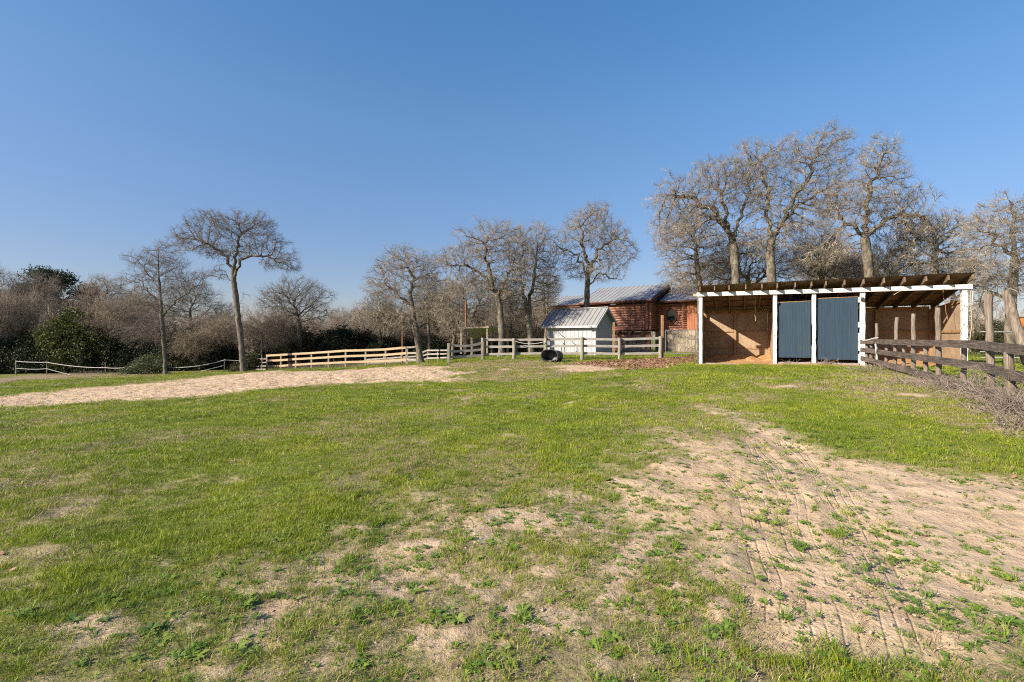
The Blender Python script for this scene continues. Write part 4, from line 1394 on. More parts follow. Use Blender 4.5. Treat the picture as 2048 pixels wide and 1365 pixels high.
    m.add([W(.2, -.1, ev), W(.2, 6.2, ev), W(.2, 3.1, rg - .12), W(.1, -.1, ev), W(.1, 6.2, ev), W(.1, 3.1, rg - .12)], [(0, 1, 2), (5, 4, 3), (0, 2, 5, 3), (1, 4, 5, 2), (0, 3, 4, 1)])
    m.box(W(-4.2, -.05, ev + .02), A * 4.4, B * .45, Z * .03)
    m.box(W(3.6, 1.5, ev - .02), A * 3.3, B * .45, Z * .03)
    part('gable', m, 'log_dark', t)
    m = MB(); m.tube([W(.9, 2.4, rg - .9), W(.9, 2.4, rg + .12)], .05, 8); m.tube([W(.9, 2.4, rg + .12), W(.9, 2.4, rg + .2)], .08, 8)
    part('vent_pipe', m, 'white_trim', t)
    # unseen solid block added behind the walls so light does not leak
    m = MB(); m.box(W(-1.5, 4.2, (fl + ev) / 2), A * 6.8, B * 1.9, Z * (ev - fl) / 2)
    part('rear_light_block', m, 'log_dark', t)
    # garden boulders in front of the base
    for k, (px, py, d, s) in enumerate([(1264, 702, 33.2, .42), (1275, 704, 33.1, .3), (1250, 704, 33.3, .26), (1291, 704, 33, .3)]):
        c = P(px, py, d); rs = np.random.RandomState(k)
        mb = MB(); nu, nv = 12, 8
        def f(u, v):
            a = u * 2 * math.pi; b = (v - .5) * math.pi
            q = 1 + .22 * (vnoise(np.array([math.cos(a) * 2 + 5]), np.array([math.sin(a) * 2 + b * 2 + k * 9]), k)[0] - .5)
            return c + Vector((math.cos(a) * math.cos(b) * s * q * 1.2, math.sin(a) * math.cos(b) * s * q, math.sin(b) * s * q * .75))
        mb.grid(f, nu, nv)
        labs = ['biggest tan boulder lying before the house base', 'small boulder leaning on the right of the biggest boulder', 'leftmost small boulder at the house base', 'rightmost small boulder at the house base']
        single('boulder', mb, 'stone', labs[k], 'boulder', c, 'boulders by the log house')


build_house()


# ------------------------------------------------------------------ small things
def post_thing(name, label, cat, px, y0, y1, d, r, mat, sides=8, square=False, group=None):
    a = P(px, y1, d); b = P(px, y0, d)
    m = MB()
    if square: m.beam(a - Vector((0, 0, .25)), b, r * 2, r * 2, up=(0, 1, 0), seg=5, wob=.004)
    else: m.tube([a - Vector((0, 0, .25)), a.lerp(b, .3), a.lerp(b, .7), b], [r * 1.05, r, r, r * .95], sides)
    return single(name, m, mat, label, cat, a, group)


post_thing('wooden_post', 'bare brown timber post at the right corner of the white shed', 'post', 1227.5, 645, 708, 29.4, .055, 'raw_wood', square=True)
post_thing('wooden_post', 'tall brown timber post at the right end of the paddock fence', 'post', 1324.5, 631, 712, 26.9, .06, 'raw_wood', square=True)
post_thing('wooden_post', 'short orange tinted post among the oak trunks left of the white shed', 'post', 1015, 656, 700, 31, .07, 'raw_wood', square=True)
post_thing('metal_pole', 'rusty pole left of the leaning oak behind the tan fence', 'pole', 805, 634, 722, 34.5, .06, 'rust_pipe')
post_thing('metal_pole', 'dark rusty pole behind the lean-to frame', 'pole', 932, 600, 700, 36, .07, 'rust_pipe')
post_thing('metal_pole', 'white marker pole next to the far utility pole', 'pole', 703, 650, 700, 52, .10, 'white_trim')
m = MB(); a = P(707.5, 700, 52)
m.tube([a, P(707.5, 633, 52)], .13, 8); m.beam(P(703.5, 636, 51.9), P(711.5, 636, 51.9), .1, .12)
single('utility_pole', m, 'dark_post', 'dark utility pole with short crossarm over the far bushes', 'pole', a)


def build_lean_to():
    d = 32
    t = thing('lean_to', 'open timber lean-to frame with drooping corrugated sheet among the oaks', 'shelter', P(948, 705, d))
    for px, y0, dd in ((922, 656, d), (974, 652, d - .2), (968, 650, d + 2.2), (930, 655, d + 2.2)):
        m = MB(); m.beam(P(px, 708, dd), P(px, y0, dd), .11, .11, up=(0, 1, 0), seg=4, wob=.004)
        part('post', m, 'new_post' if dd < 33 else 'dark_post', t)
    m = MB(); m.beam(P(918, 656, d - .08), P(978, 655, d - .28), .05, .10)
    part('beam', m, 'new_post', t)
    m = MB()
    p = [P(930, 656, d + .05), P(978, 655, d - .1), P(1000, 659, d + 2.4), P(951, 677, d + 2.4)]
    def f(u, v):
        a = p[0].lerp(p[1], u); b = p[3].lerp(p[2], u); q = a.lerp(b, v)
        return q + Vector((0, 0, .02 * math.sin(u * 70) - .25 * math.sin(v * 3.14) * (1 - u)))
    m.grid(f, 70, 8, True)
    part('roof', m, 'galv', t)


build_lean_to()


def build_gate():
    d0, d1 = 26.6, 25.0
    a, b = P(1331, 708, d0), P(1391, 710, d1)
    t = thing('metal_gate', 'thin tube metal gate between the timber post and the stable', 'gate', a)
    def Q(u, v):
        lo = a.lerp(b, u); hi = P(1331, 661, d0).lerp(P(1391, 660, d1), u); return lo.lerp(hi, v)
    m = MB()
    for v in (0.03, 1.0): m.tube([Q(0, v), Q(1, v)], .018, 6)
    for u in (0, .42, .66, 1): m.tube([Q(u, 0), Q(u, 1)], .022 if u in (0, .66, 1) else .012, 6)
    part('frame', m, 'steel_pipe', t)
    m = MB()
    for k in range(1, 8): m.tube([Q(k / 8, .03), Q(k / 8, 1)], .010, 5)
    for k in range(1, 3): m.tube([Q(0, k / 3), Q(1, k / 3)], .005, 5)
    part('wire_mesh', m, 'steel_pipe', t)


build_gate()


def build_tank():
    d = 25.3
    c = P(1105, 716, d)
    ax = Vector((.62, .78, 0)).normalized()          # from the mouth to the bottom
    side = Vector((.78, -.62, 0)).normalized(); up = Vector((0, 0, 1))
    # oval mouth: long along side, short along up
    a, b, L = .50, .325, .62
    g = gh(c.x, c.y)
    c.z = g + b - .02
    t = thing('stock_tank', 'black oval stock tank lying on its side by the paddock fence', 'tank', (c.x, c.y, g))
    n = 36

    def ring(w, k, tk=1):
        out = []
        for i in range(n):
            th = 2 * math.pi * i / n
            ca, sa = math.cos(th), math.sin(th)
            e = .72
            x = abs(ca) ** e * (1 if ca > 0 else -1) * a * k; y = abs(sa) ** .95 * (1 if sa > 0 else -1) * b * k
            out.append(c + side * x + up * y + ax * w)
        return out
    prof = [(-.30, 1.07), (-.30, 1.10), (-.275, 1.10), (-.27, 1.0), (0, .97), (.3, .93), (.33, .90), (.335, 0.02)]
    inn = [(-.30, 1.07), (-.29, .985), (0, .945), (.27, .90), (.3, .85), (.305, 0.02)]
    for pr, nm, mt in ((prof, 'shell', 'black_plastic'), (inn, 'lining', 'black_plastic')):
        m = MB(); vs = []
        for w, k in pr: vs += ring(w, k)
        fs = [(i * n + j, i * n + (j + 1) % n, (i + 1) * n + (j + 1) % n, (i + 1) * n + j) for i in range(len(pr) - 1) for j in range(n)]
        m.add(vs, fs, True)
        part(nm, m, mt, t)
    m = MB()
    def f(u, v):
        x = (u - .5) * 2 * a * .7 * (1 - .25 * v); w = -.27 + v * .5
        z = -b * .93 + .10 * (1 - (2 * u - 1) ** 2) * (.6 + .5 * math.sin(u * 9 + v * 5)) + .12 * max(0, u - .4) + abs(2 * u - 1) ** 3 * .06
        return c + side * x + ax * w + up * z
    m.grid(f, 14, 8, True)
    part('dried_mud', m, 'mud', t)


build_tank()


def build_far_right():
    # pipe fence behind the plank fence
    t = thing('pipe_fence', 'pale steel pipe fence behind the leaning post at the far right', 'fence', P(2010, 720, 14))
    for y0, y1, r in ((664, 666, .022), (704, 703, .02), (716, 716, .02)):
        m = MB(); m.tube([P(1960, y0, 14.4), P(2250, y1, 12.5)], r, 7); part('rail', m, 'steel_pipe', t)
    for px in (1975, 2100, 2240):
        d = 14.4 - (px - 1960) / 290 * 1.9
        p = P(px, 664, d)
        m = MB(); m.tube([Vector((p.x, p.y, gh(p.x, p.y) - .1)), p], .03, 7); part('post', m, 'steel_pipe', t)
    # orange building
    m = MB(); c = P(2078, 655, 30) + Vector((2.3, 0, 0)); m.box(c + Vector((.6, 1.2, -.3)), (1.6, 0, 0), (0, 1.2, 0), (0, 0, 1.0))
    for k in range(9): m.box(c + Vector((-.9 + k * .36, -.02, -.3)), (.03, 0, 0), (0, .03, 0), (0, 0, 1.0))
    t = thing('container', 'orange painted metal container glimpsed beyond the pipe fence', 'container', (c.x + .6, c.y + 1.2, gh(c.x, c.y)))
    part('body', m, 'orange_paint', t)
    m = MB(); m.box(c + Vector((.6, 1.2, .73)), (1.7, 0, 0), (0, 1.3, 0), (0, 0, .03)); part('roof', m, 'rust_sheet', t)


build_far_right()


# ------------------------------------------------------------------ trees
def prisms(Pa, Pb, Ra, Rb, n=3):
    """arrays of segments -> vertices and quads"""
    d = Pb - Pa; L = np.linalg.norm(d, axis=1, keepdims=True) + 1e-9; d = d / L
    ref = np.where(np.abs(d[:, 2:3]) < .9, np.array([[0, 0, 1.]]), np.array([[1., 0, 0]]))
    a = np.cross(d, ref); a /= np.linalg.norm(a, axis=1, keepdims=True) + 1e-9
    b = np.cross(d, a)
    N = len(Pa); V = np.zeros((N, 2 * n, 3))
    for k in range(n):
        t = 2 * math.pi * k / n
        o = a * math.cos(t) + b * math.sin(t)
        V[:, k] = Pa + o * Ra[:, None]; V[:, n + k] = Pb + o * Rb[:, None]
    base = (np.arange(N) * 2 * n)[:, None]
    Fq = np.concatenate([base + np.array([[k, (k + 1) % n, n + (k + 1) % n, n + k]]) for k in range(n)], 0)
    return V.reshape(-1, 3), Fq


def unit(v): return v / (np.linalg.norm(v, axis=-1, keepdims=True) + 1e-9)


def grow(trunk, limbs, lobes, seed, natt=2450, step=.28, kill=0.378, infl=3.2, rbase=0.189, rtip=0.0060, jit=.35, twigs=4, tlen=0.47, trop=0.0, gap=.0):
    """space colonisation: trunk and limbs are lists of points, lobes = (centre, radii)"""
    rs = np.random.RandomState(seed)
    pos = []; par = []; istrunk = []

    def addline(line, parent, tr):
        prev = parent
        last = np.array(pos[parent]) if parent >= 0 else np.array(line[0], float)
        if parent < 0:
            pos.append(last); par.append(-1); istrunk.append(tr); prev = 0
        seq = line[1:] if parent < 0 else line
        for q in seq:
            q = np.array(q, float); L = np.linalg.norm(q - last); m = max(1, int(L / step))
            for i in range(1, m + 1):
                w = rs.normal(size=3) * step * (.05 if tr else .30)
                pos.append(last + (q - last) * i / m + w); par.append(prev); istrunk.append(tr); prev = len(pos) - 1
            last = q
        return prev
    addline(trunk, -1, True)
    for frac, line in limbs:
        ntr = sum(istrunk)
        st = min(ntr - 1, max(0, int(frac * (ntr - 1))))
        addline(line, st, False)
    # attractors
    vol = np.array([l[1][0] * l[1][1] * l[1][2] for l in lobes]); vol = vol ** .8 / (vol ** .8).sum()
    att = []
    for (c, r), w in zip(lobes, vol):
        m = int(natt * w) + 5
        u = unit(rs.normal(size=(m, 3))) * (rs.uniform(size=(m, 1)) ** .42)
        nc = max(4, m // 38)
        cu = unit(rs.normal(size=(nc, 3))) * (rs.uniform(size=(nc, 1)) ** .38)
        pick = rs.randint(0, nc, m); tight = rs.uniform(size=(m, 1)) < .72
        cu = cu[pick] + rs.normal(size=(m, 3)) * .15
        u = np.where(tight, cu, u * .97)
        att.append(np.array(c) + u * np.array(r))
    att = np.concatenate(att)
    alive = np.ones(len(att), bool)
    ch = {}
    for it in range(90):
        kd = KDTree(len(pos))
        for i, p in enumerate(pos): kd.insert(p, i)
        kd.balance()
        acc = {}
        ids = np.where(alive)[0]
        if len(ids) < 8: break
        for i in ids:
            co, j, dd = kd.find(att[i])
            if dd < kill:
                alive[i] = False; continue
            if dd > infl and it > 6: 
                if dd > infl * 3: continue
            if istrunk[j] and j < gap * sum(istrunk): continue
            v = (att[i] - pos[j]) / dd
            if j in acc: acc[j] += v
            else: acc[j] = v.copy()
        if not acc: break
        new = 0
        for j, v in acc.items():
            nv = np.linalg.norm(v)
            if nv < 1e-6: continue
            v = v / nv
            pj = pos[j]
            if par[j] >= 0:
                pd = unit(pj - pos[par[j]]); v = v + pd * .7
            v = unit(v + rs.normal(size=3) * (jit * (2.2 if rs.uniform() < .22 else .75)) + np.array([0, 0, trop]))
            q = pj + v * step * rs.uniform(.8, 1.15)
            c = ch.get(j, [])
            if len(c) >= 3: continue
            if any(np.linalg.norm(q - pos[k]) < step * .5 for k in c): continue
            pos.append(q); par.append(j); istrunk.append(False); ch.setdefault(j, []).append(len(pos) - 1); new += 1
        if new == 0: break
    Pn = np.array(pos); Pr = np.array(par); Tr = np.array(istrunk)
    n = len(Pn)
    cnt = np.zeros(n); haschild = np.zeros(n, bool); haschild[Pr[Pr >= 0]] = True
    cnt[~haschild] = 1
    for i in range(n - 1, 0, -1): cnt[Pr[i]] += cnt[i]
    # (children always come after parents)
    rad = rtip + (rbase * .92 - rtip) * (cnt / cnt[0]) ** .60
    rad = np.maximum(rad, rtip) + .0055 * np.clip((cnt - 2) / 14, 0, 1)
    hh = np.clip((Pn[:, 2] - Pn[0, 2]) / .8, 0, 1)
    q = np.arange(n) / max(1, Tr.sum())
    rad = np.where(Tr, np.maximum(rad, rbase * np.where(gap > .5, .86 - .40 * q, .86 - .74 * q)) * (1 + .40 * (1 - hh) ** 2), rad)
    seg = np.arange(1, n)
    tmask = Tr[seg]
    tb = MB(); ti = np.where(Tr)[0]; ph = rs.uniform(0, 6, 3)
    tb.tube([Pn[i] for i in ti], [float(rad[i] * (1 + .07 * math.sin(i * 1.9 + ph[0]) + .05 * math.sin(i * .7 + ph[1]))) for i in ti], 12)
    Va = np.array(tb.v); Fa = np.array([f for f in tb.f if len(f) == 4])
    ra = np.minimum(rad[Pr[seg]], rad[seg] * 1.6)
    big = (~tmask) & (rad[seg] > .022); sml = (~tmask) & (rad[seg] <= .022)
    Vb, Fb = prisms(Pn[Pr[seg]][big], Pn[seg][big], ra[big], rad[seg][big], 6)
    Vc, Fc = prisms(Pn[Pr[seg]][sml], Pn[seg][sml], ra[sml], rad[seg][sml], 3)
    Vs = [Vb, Vc]; Fs = [Fb, Fc + len(Vb)]; off = len(Vb) + len(Vc)
    # twigs
    cand = np.where((~Tr) & (rad < .05))[0]
    if len(cand) and twigs:
        src = np.repeat(cand, twigs)
        p = Pn[src]; d = unit(Pn[src] - Pn[Pr[src]])
        cen = np.array([Pn[:, 0].mean(), Pn[:, 1].mean(), Pn[:, 2].mean()])
        d = unit(d + rs.normal(size=d.shape) * .8 + unit(p - cen) * .45)
        r = np.minimum(rad[src], rtip) * .95
        mids = []
        for k in range(3):
            L = tlen / 3 * rs.uniform(.5, 1.5, (len(p), 1))
            q = p + d * L
            V, Fq = prisms(p, q, r, r * .75, 3)
            Vs.append(V); Fs.append(Fq + off); off += len(V)
            mids.append((q.copy(), d.copy(), r * .75))
            p = q; r = r * .75; d = unit(d + rs.normal(size=d.shape) * .38 + np.array([0, 0, .06]))
        for q, dd, r in mids[:3]:
            d2 = unit(dd + rs.normal(size=dd.shape) * .95); L = tlen * .38 * rs.uniform(.4, 1.3, (len(q), 1))
            V, Fq = prisms(q, q + d2 * L, r, r * .6, 3)
            Vs.append(V); Fs.append(Fq + off); off += len(V)
    nlimb = len(Fb)
    return (Va, Fa), (np.concatenate(Vs), np.concatenate(Fs), nlimb)


def W3(px, py, d): return np.array(P(px, py, d))


def bare_tree(name, label, base_px, depth, trunk_px, lobes_px, seed, mats=('bark', 'twig'), group=None, limbs_px=(), **kw):
    """base_px = (px, row or None), trunk_px rows upward, lobes (px, py, rx, ry[, depth shift])"""
    bx = U(base_px[0]) * depth
    zb = gh(bx, depth)
    if base_px[1] is not None: zb = min(zb, EYE + (HZ - base_px[1]) / F * depth)
    base = np.array([bx, depth, zb - .1])
    tr = [base] + [W3(a, b, depth) for a, b in trunk_px]
    sc = depth / F
    lobes = []
    for l in lobes_px:
        dz = l[4] if len(l) > 4 else 0
        lobes.append((W3(l[0], l[1], depth) + np.array([0, dz, 0]), (l[2] * sc, max(1.2, .8 * (l[2] + l[3]) * .5 * sc), l[3] * sc)))
    limbs = [(f, [W3(a, b, depth) + np.array([0, (c - 0) if True else 0, 0]) for a, b, c in line]) for f, line in limbs_px]
    (Va, Fa), (Vb, Fb, nlimb) = grow([t for t in tr], limbs, lobes, seed, **kw)
    t = thing(name, label, 'tree', tuple(base + np.array([0, 0, .1])), group)
    o = np.array(t.location)
    link('trunk', mesh_np('trunk', Va - o, Fa, mats[0], True), t)
    cm_ = mesh_np('crown', Vb - o, Fb, mats[1])
    cm_.materials.append(MAT[mats[0]])
    ix = np.zeros(len(Fb), np.int32); ix[:nlimb] = 1
    cm_.polygons.foreach_set('material_index', ix)
    link('crown', cm_, t)
    return t


def copy_tree(src, loc, rz, sc, label, group=None, sz=None):
    c = src.copy(); COL.objects.link(c); c.location = loc; c.rotation_euler = (0, 0, rz); c.scale = (sc, sc, sz or sc)
    c['label'] = label
    c.rotation_euler = (random.uniform(-.05, .05), random.uniform(-.05, .05), rz)
    if group: c['group'] = group
    for ch in list(src.children):
        k = ch.copy(); COL.objects.link(k); k.parent = c
    return c


T = {}
DK = ('bark_dark', 'twig_dark'); LT = ('bark', 'twig')
T['A'] = bare_tree('oak_tree', 'tallest lone oak on the left with long bare leaning trunk and flat spreading crown', (487, 724), 34.6,
                   [(483, 690), (477, 640), (471, 590), (467, 555), (466, 535)],
                   [(440, 450, 62, 30), (395, 478, 44, 30), (500, 455, 48, 30), (520, 490, 50, 24), (562, 522, 38, 24), (455, 500, 60, 22), (432, 548, 20, 14), (365, 470, 14, 12)], 11, DK,
                   limbs_px=[(.97, [(445, 505, 0), (415, 488, -.6)]), (.97, [(472, 490, .3), (480, 462, 0)]), (.93, [(492, 522, -.5), (525, 512, -.3), (555, 520, 0)]), (.62, [(490, 588, 0), (497, 590, 0)]), (.85, [(445, 545, .3)])],
                   natt=4901, step=.22, kill=0.270, rbase=0.198, rtip=0.0068, gap=.9, twigs=4, tlen=0.36, infl=2.6)
T['B'] = bare_tree('oak_tree', 'slender upright bare tree with drooping lower twigs left of the tallest oak', (331, 727), 36,
                   [(329, 690), (324, 640), (321, 590), (318, 560), (316, 520), (318, 495)],
                   [(318, 530, 60, 36), (290, 575, 48, 28), (372, 570, 48, 34), (285, 665, 45, 26, -.5), (340, 600, 40, 30), (300, 620, 50, 26)], 12, DK,
                   limbs_px=[(.48, [(345, 607, 0), (375, 585, 0), (398, 568, .2)]), (.6, [(300, 585, 0), (275, 560, .3)]), (.75, [(300, 560, .4), (285, 530, 0)]), (.78, [(335, 545, -.3)])],
                   natt=3581, step=.24, kill=0.306, rbase=0.146, rtip=0.0060, twigs=4, tlen=0.47, gap=.22)
T['E'] = bare_tree('oak_tree', 'round crowned bare oak between the tallest oak and the far pole', (600, 735), 42,
                   [(600, 700), (598, 650), (592, 625)], [(590, 598, 62, 34), (560, 612, 40, 26), (625, 625, 38, 26)], 13, DK,
                   natt=2827, step=.28, kill=0.342, rbase=0.206, rtip=0.0076, gap=.6, twigs=4, tlen=0.56)
T['F'] = bare_tree('oak_tree', 'leaning oak at the end of the tan board fence with a wide low limb', (842, 722), 31.5,
                   [(838, 700), (832, 665), (829, 640), (823, 600), (818, 580)],
                   [(815, 530, 55, 36), (770, 570, 44, 34), (850, 560, 44, 46), (735, 625, 32, 18), (870, 610, 34, 38), (800, 640, 60, 30), (780, 540, 30, 22)], 14, LT,
                   limbs_px=[(.55, [(810, 632, 0), (770, 628, 0), (725, 622, 0)]), (.78, [(800, 590, 0), (775, 570, .3)]), (.5, [(850, 648, .2), (875, 645, .2)]), (.95, [(826, 555, .2), (815, 530, 0)])],
                   natt=4712, step=.22, kill=0.270, rbase=0.215, rtip=0.0068, gap=.45, twigs=4, tlen=0.38)
T['G'] = bare_tree('oak_tree', 'broad bare oak behind the lean-to frame with crooked limbs', (1003, 702), 30.8,
                   [(1003, 660), (1001, 625), (996, 600), (990, 580)],
                   [(975, 500, 62, 50), (915, 520, 38, 34), (1010, 470, 40, 28), (1035, 540, 40, 50), (930, 570, 45, 30), (970, 560, 40, 30)], 15, LT,
                   limbs_px=[(.92, [(970, 555, 0), (940, 535, 0), (900, 530, 0)]), (.9, [(1010, 560, -.3), (1025, 530, 0)]), (.97, [(975, 530, 0), (970, 480, 0)])],
                   natt=5089, step=.22, kill=0.279, rbase=0.206, rtip=0.0068, gap=.55, twigs=4, tlen=0.38)
T['H'] = bare_tree('oak_tree', 'forked bare oak just left of the white shed', (1063, 702), 32.5,
                   [(1060, 660), (1056, 640), (1052, 600)],
                   [(1060, 500, 44, 54), (1085, 560, 36, 50), (1040, 570, 40, 46), (1020, 610, 40, 34), (1080, 470, 20, 26)], 16, LT,
                   limbs_px=[(.75, [(1068, 560, 0), (1072, 500, 0)]), (.9, [(1040, 560, -.3), (1045, 500, 0)])],
                   natt=4335, step=.22, kill=0.288, rbase=0.206, rtip=0.0068, gap=.4, twigs=4, tlen=0.40)
T['I'] = bare_tree('oak_tree', 'bare oak rising straight behind the white shed roof', (1176, 708), 33.5,
                   [(1175, 660), (1174, 600), (1175, 560), (1176, 530)],
                   [(1180, 460, 60, 48), (1130, 500, 38, 30), (1228, 500, 44, 50), (1190, 430, 40, 24), (1175, 540, 55, 26)], 17, LT,
                   limbs_px=[(.8, [(1160, 515, 0), (1125, 500, 0), (1095, 475, 0)]), (.88, [(1195, 500, 0), (1225, 480, 0)]), (.78, [(1200, 545, .2), (1240, 560, 0)]), (.97, [(1165, 490, 0), (1160, 450, 0)])],
                   natt=4335, step=.24, kill=0.324, rbase=0.206, rtip=0.0076, gap=.7, twigs=4, tlen=0.40)
T['J'] = bare_tree('oak_tree', 'smaller bare oak right of the log house gable', (1400, 708), 29.5,
                   [(1399, 640), (1400, 580), (1394, 530), (1390, 480)],
                   [(1385, 450, 40, 40), (1350, 500, 40, 40), (1370, 545, 55, 26), (1425, 510, 36, 44)], 18, LT,
                   natt=3204, step=.23, kill=0.306, rbase=0.172, rtip=0.0068, gap=.6, twigs=4, tlen=0.38)
T['K'] = bare_tree('oak_tree', 'wide bare oak left of centre behind the stable roof', (1474, 708), 27,
                   [(1473, 640), (1472, 560), (1468, 500), (1462, 465)],
                   [(1400, 400, 70, 46), (1450, 360, 56, 40), (1345, 400, 42, 40), (1380, 460, 66, 34), (1490, 400, 40, 40), (1420, 345, 50, 26), (1335, 450, 34, 30, .5), (1500, 340, 34, 30)], 19, LT,
                   limbs_px=[(.97, [(1430, 425, 0), (1385, 398, 0), (1340, 390, 0)]), (.93, [(1440, 450, -.8), (1400, 440, -1)]), (.99, [(1455, 420, .3), (1440, 380, 0)]), (.96, [(1490, 430, .5), (1500, 390, 0)])],
                   natt=5655, step=.21, kill=0.279, rbase=0.232, rtip=0.0068, gap=.75, twigs=4, tlen=0.36)
T['L'] = bare_tree('oak_tree', 'highest bare oak behind the stable with twin limbs reaching up and right', (1548, 708), 26.5,
                   [(1546, 640), (1543, 560), (1540, 500), (1545, 465)],
                   [(1510, 330, 44, 50), (1580, 320, 56, 44), (1650, 300, 50, 42), (1620, 380, 60, 42), (1530, 400, 40, 50), (1600, 440, 60, 40), (1660, 350, 40, 40), (1570, 480, 60, 30), (1690, 400, 30, 34, 1.5), (1500, 480, 50, 34, 1.0)], 20, LT,
                   limbs_px=[(.99, [(1532, 420, 0), (1535, 380, 0), (1515, 330, 0)]), (.96, [(1560, 440, -.3), (1585, 395, -.3), (1620, 350, 0), (1635, 300, 0)]), (.95, [(1600, 410, .5), (1650, 380, .6), (1680, 365, .5)])],
                   natt=6409, step=.21, kill=0.279, rbase=0.232, rtip=0.0068, gap=.75, twigs=4, tlen=0.36)
T['M'] = bare_tree('oak_tree', 'stout bare oak with a thick forked trunk above the stable roof', (1742, 708), 25,
                   [(1741, 640), (1739, 560), (1733, 500), (1727, 470)],
                   [(1760, 340, 50, 40), (1720, 400, 56, 36), (1800, 400, 50, 40), (1690, 430, 36, 40), (1790, 450, 60, 30), (1755, 300, 26, 24), (1680, 390, 24, 22), (1845, 470, 44, 40, .6), (1670, 500, 50, 30, .8)], 21, LT,
                   limbs_px=[(.97, [(1705, 450, 0), (1680, 430, 0), (1665, 415, 0)]), (.99, [(1738, 440, .2), (1742, 380, .1), (1755, 340, 0), (1768, 305, 0)]), (.97, [(1755, 445, -.3), (1800, 432, -.3), (1850, 435, 0)])],
                   natt=5466, step=.21, kill=0.279, rbase=0.232, rtip=0.0068, gap=.8, twigs=4, tlen=0.36)
T['N'] = bare_tree('oak_tree', 'low spreading bare oak at the right end of the stable roof', (1872, 708), 25.5,
                   [(1871, 640), (1868, 560), (1869, 515), (1873, 495)],
                   [(1850, 460, 50, 32), (1900, 470, 50, 36), (1830, 510, 40, 30), (1925, 520, 40, 30), (1870, 530, 60, 20)], 22, LT,
                   natt=3958, step=.21, kill=0.279, rbase=0.189, rtip=0.0068, gap=.8, twigs=4, tlen=0.36)
T['O'] = bare_tree('oak_tree', 'rightmost bare oak whose trunk stands behind the leaning post', (2019, 700), 18.5,
                   [(2020, 650), (2024, 590), (2026, 560), (2030, 520), (2027, 470)],
                   [(2010, 430, 60, 34), (1970, 470, 36, 44), (2060, 460, 56, 50), (1985, 540, 50, 44), (2090, 540, 44, 50), (1960, 590, 40, 30)], 23, LT,
                   limbs_px=[(.5, [(1990, 590, .2), (1960, 620, .3)]), (.8, [(2060, 510, 0), (2100, 490, 0)]), (.85, [(2000, 490, .2), (1975, 450, 0)]), (.97, [(2026, 430, 0), (2012, 400, 0)])],
                   natt=4335, step=.18, kill=0.243, rbase=0.172, rtip=0.0054, gap=.3, twigs=4, tlen=0.29)

# distant smaller trees copied from a few young prototypes
T['y1'] = bare_tree('young_oak', 'low bare tree right behind the slender upright tree', (388, 735), 45, [(386, 690), (382, 650), (380, 625)],
                    [(385, 600, 42, 36), (350, 620, 30, 30), (415, 625, 30, 30)], 31, DK, natt=2073, step=.3, kill=0.378, rbase=0.155, rtip=0.0076, gap=.5, twigs=4, tlen=0.67)
T['y2'] = bare_tree('young_oak', 'gnarled bare tree standing above the big cedar on the left', (206, 735), 46, [(208, 680), (204, 630), (206, 600)],
                    [(205, 580, 38, 30), (180, 600, 30, 30), (235, 610, 34, 34)], 32, ('bark_dark', 'twig_pink'), natt=1885, step=.3, kill=0.378, rbase=0.172, rtip=0.0084, gap=.5, twigs=4, tlen=0.67)
T['y3'] = bare_tree('brush_tree', 'pinkish many stemmed bare brush tree left of the tan fence', (525, 742), 41, [(525, 725), (524, 700)],
                    [(525, 670, 46, 40), (500, 650, 30, 28), (555, 660, 30, 34)], 33, ('bark', 'twig_pink'), natt=2450, step=.26, kill=0.324, rbase=0.103, rtip=0.0076, gap=.2, twigs=4, tlen=0.67, trop=.25)
T['y4'] = bare_tree('brush_tree', 'tan bare brush tree at the far left edge', (40, 745), 43, [(42, 720), (40, 690)],
                    [(40, 640, 52, 46), (80, 620, 36, 36), (5, 620, 36, 40)], 34, ('bark_dark', 'twig_pink'), natt=2450, step=.3, kill=0.378, rbase=0.138, rtip=0.0084, gap=.3, twigs=4, tlen=0.73)
T['y5'] = bare_tree('brush_tree', 'tangled twiggy oak filling in behind the left bay of the stable', (1500, 708), 31, [(1500, 640), (1500, 590)],
                    [(1500, 520, 60, 40), (1450, 530, 46, 34), (1550, 530, 46, 34)], 35, LT, natt=3016, step=.24, kill=0.297, rbase=0.172, rtip=0.0068, gap=.4, twigs=4, tlen=0.56, jit=.5)


def at(px, d): 
    x = U(px) * d; return (x, d, gh(x, d))


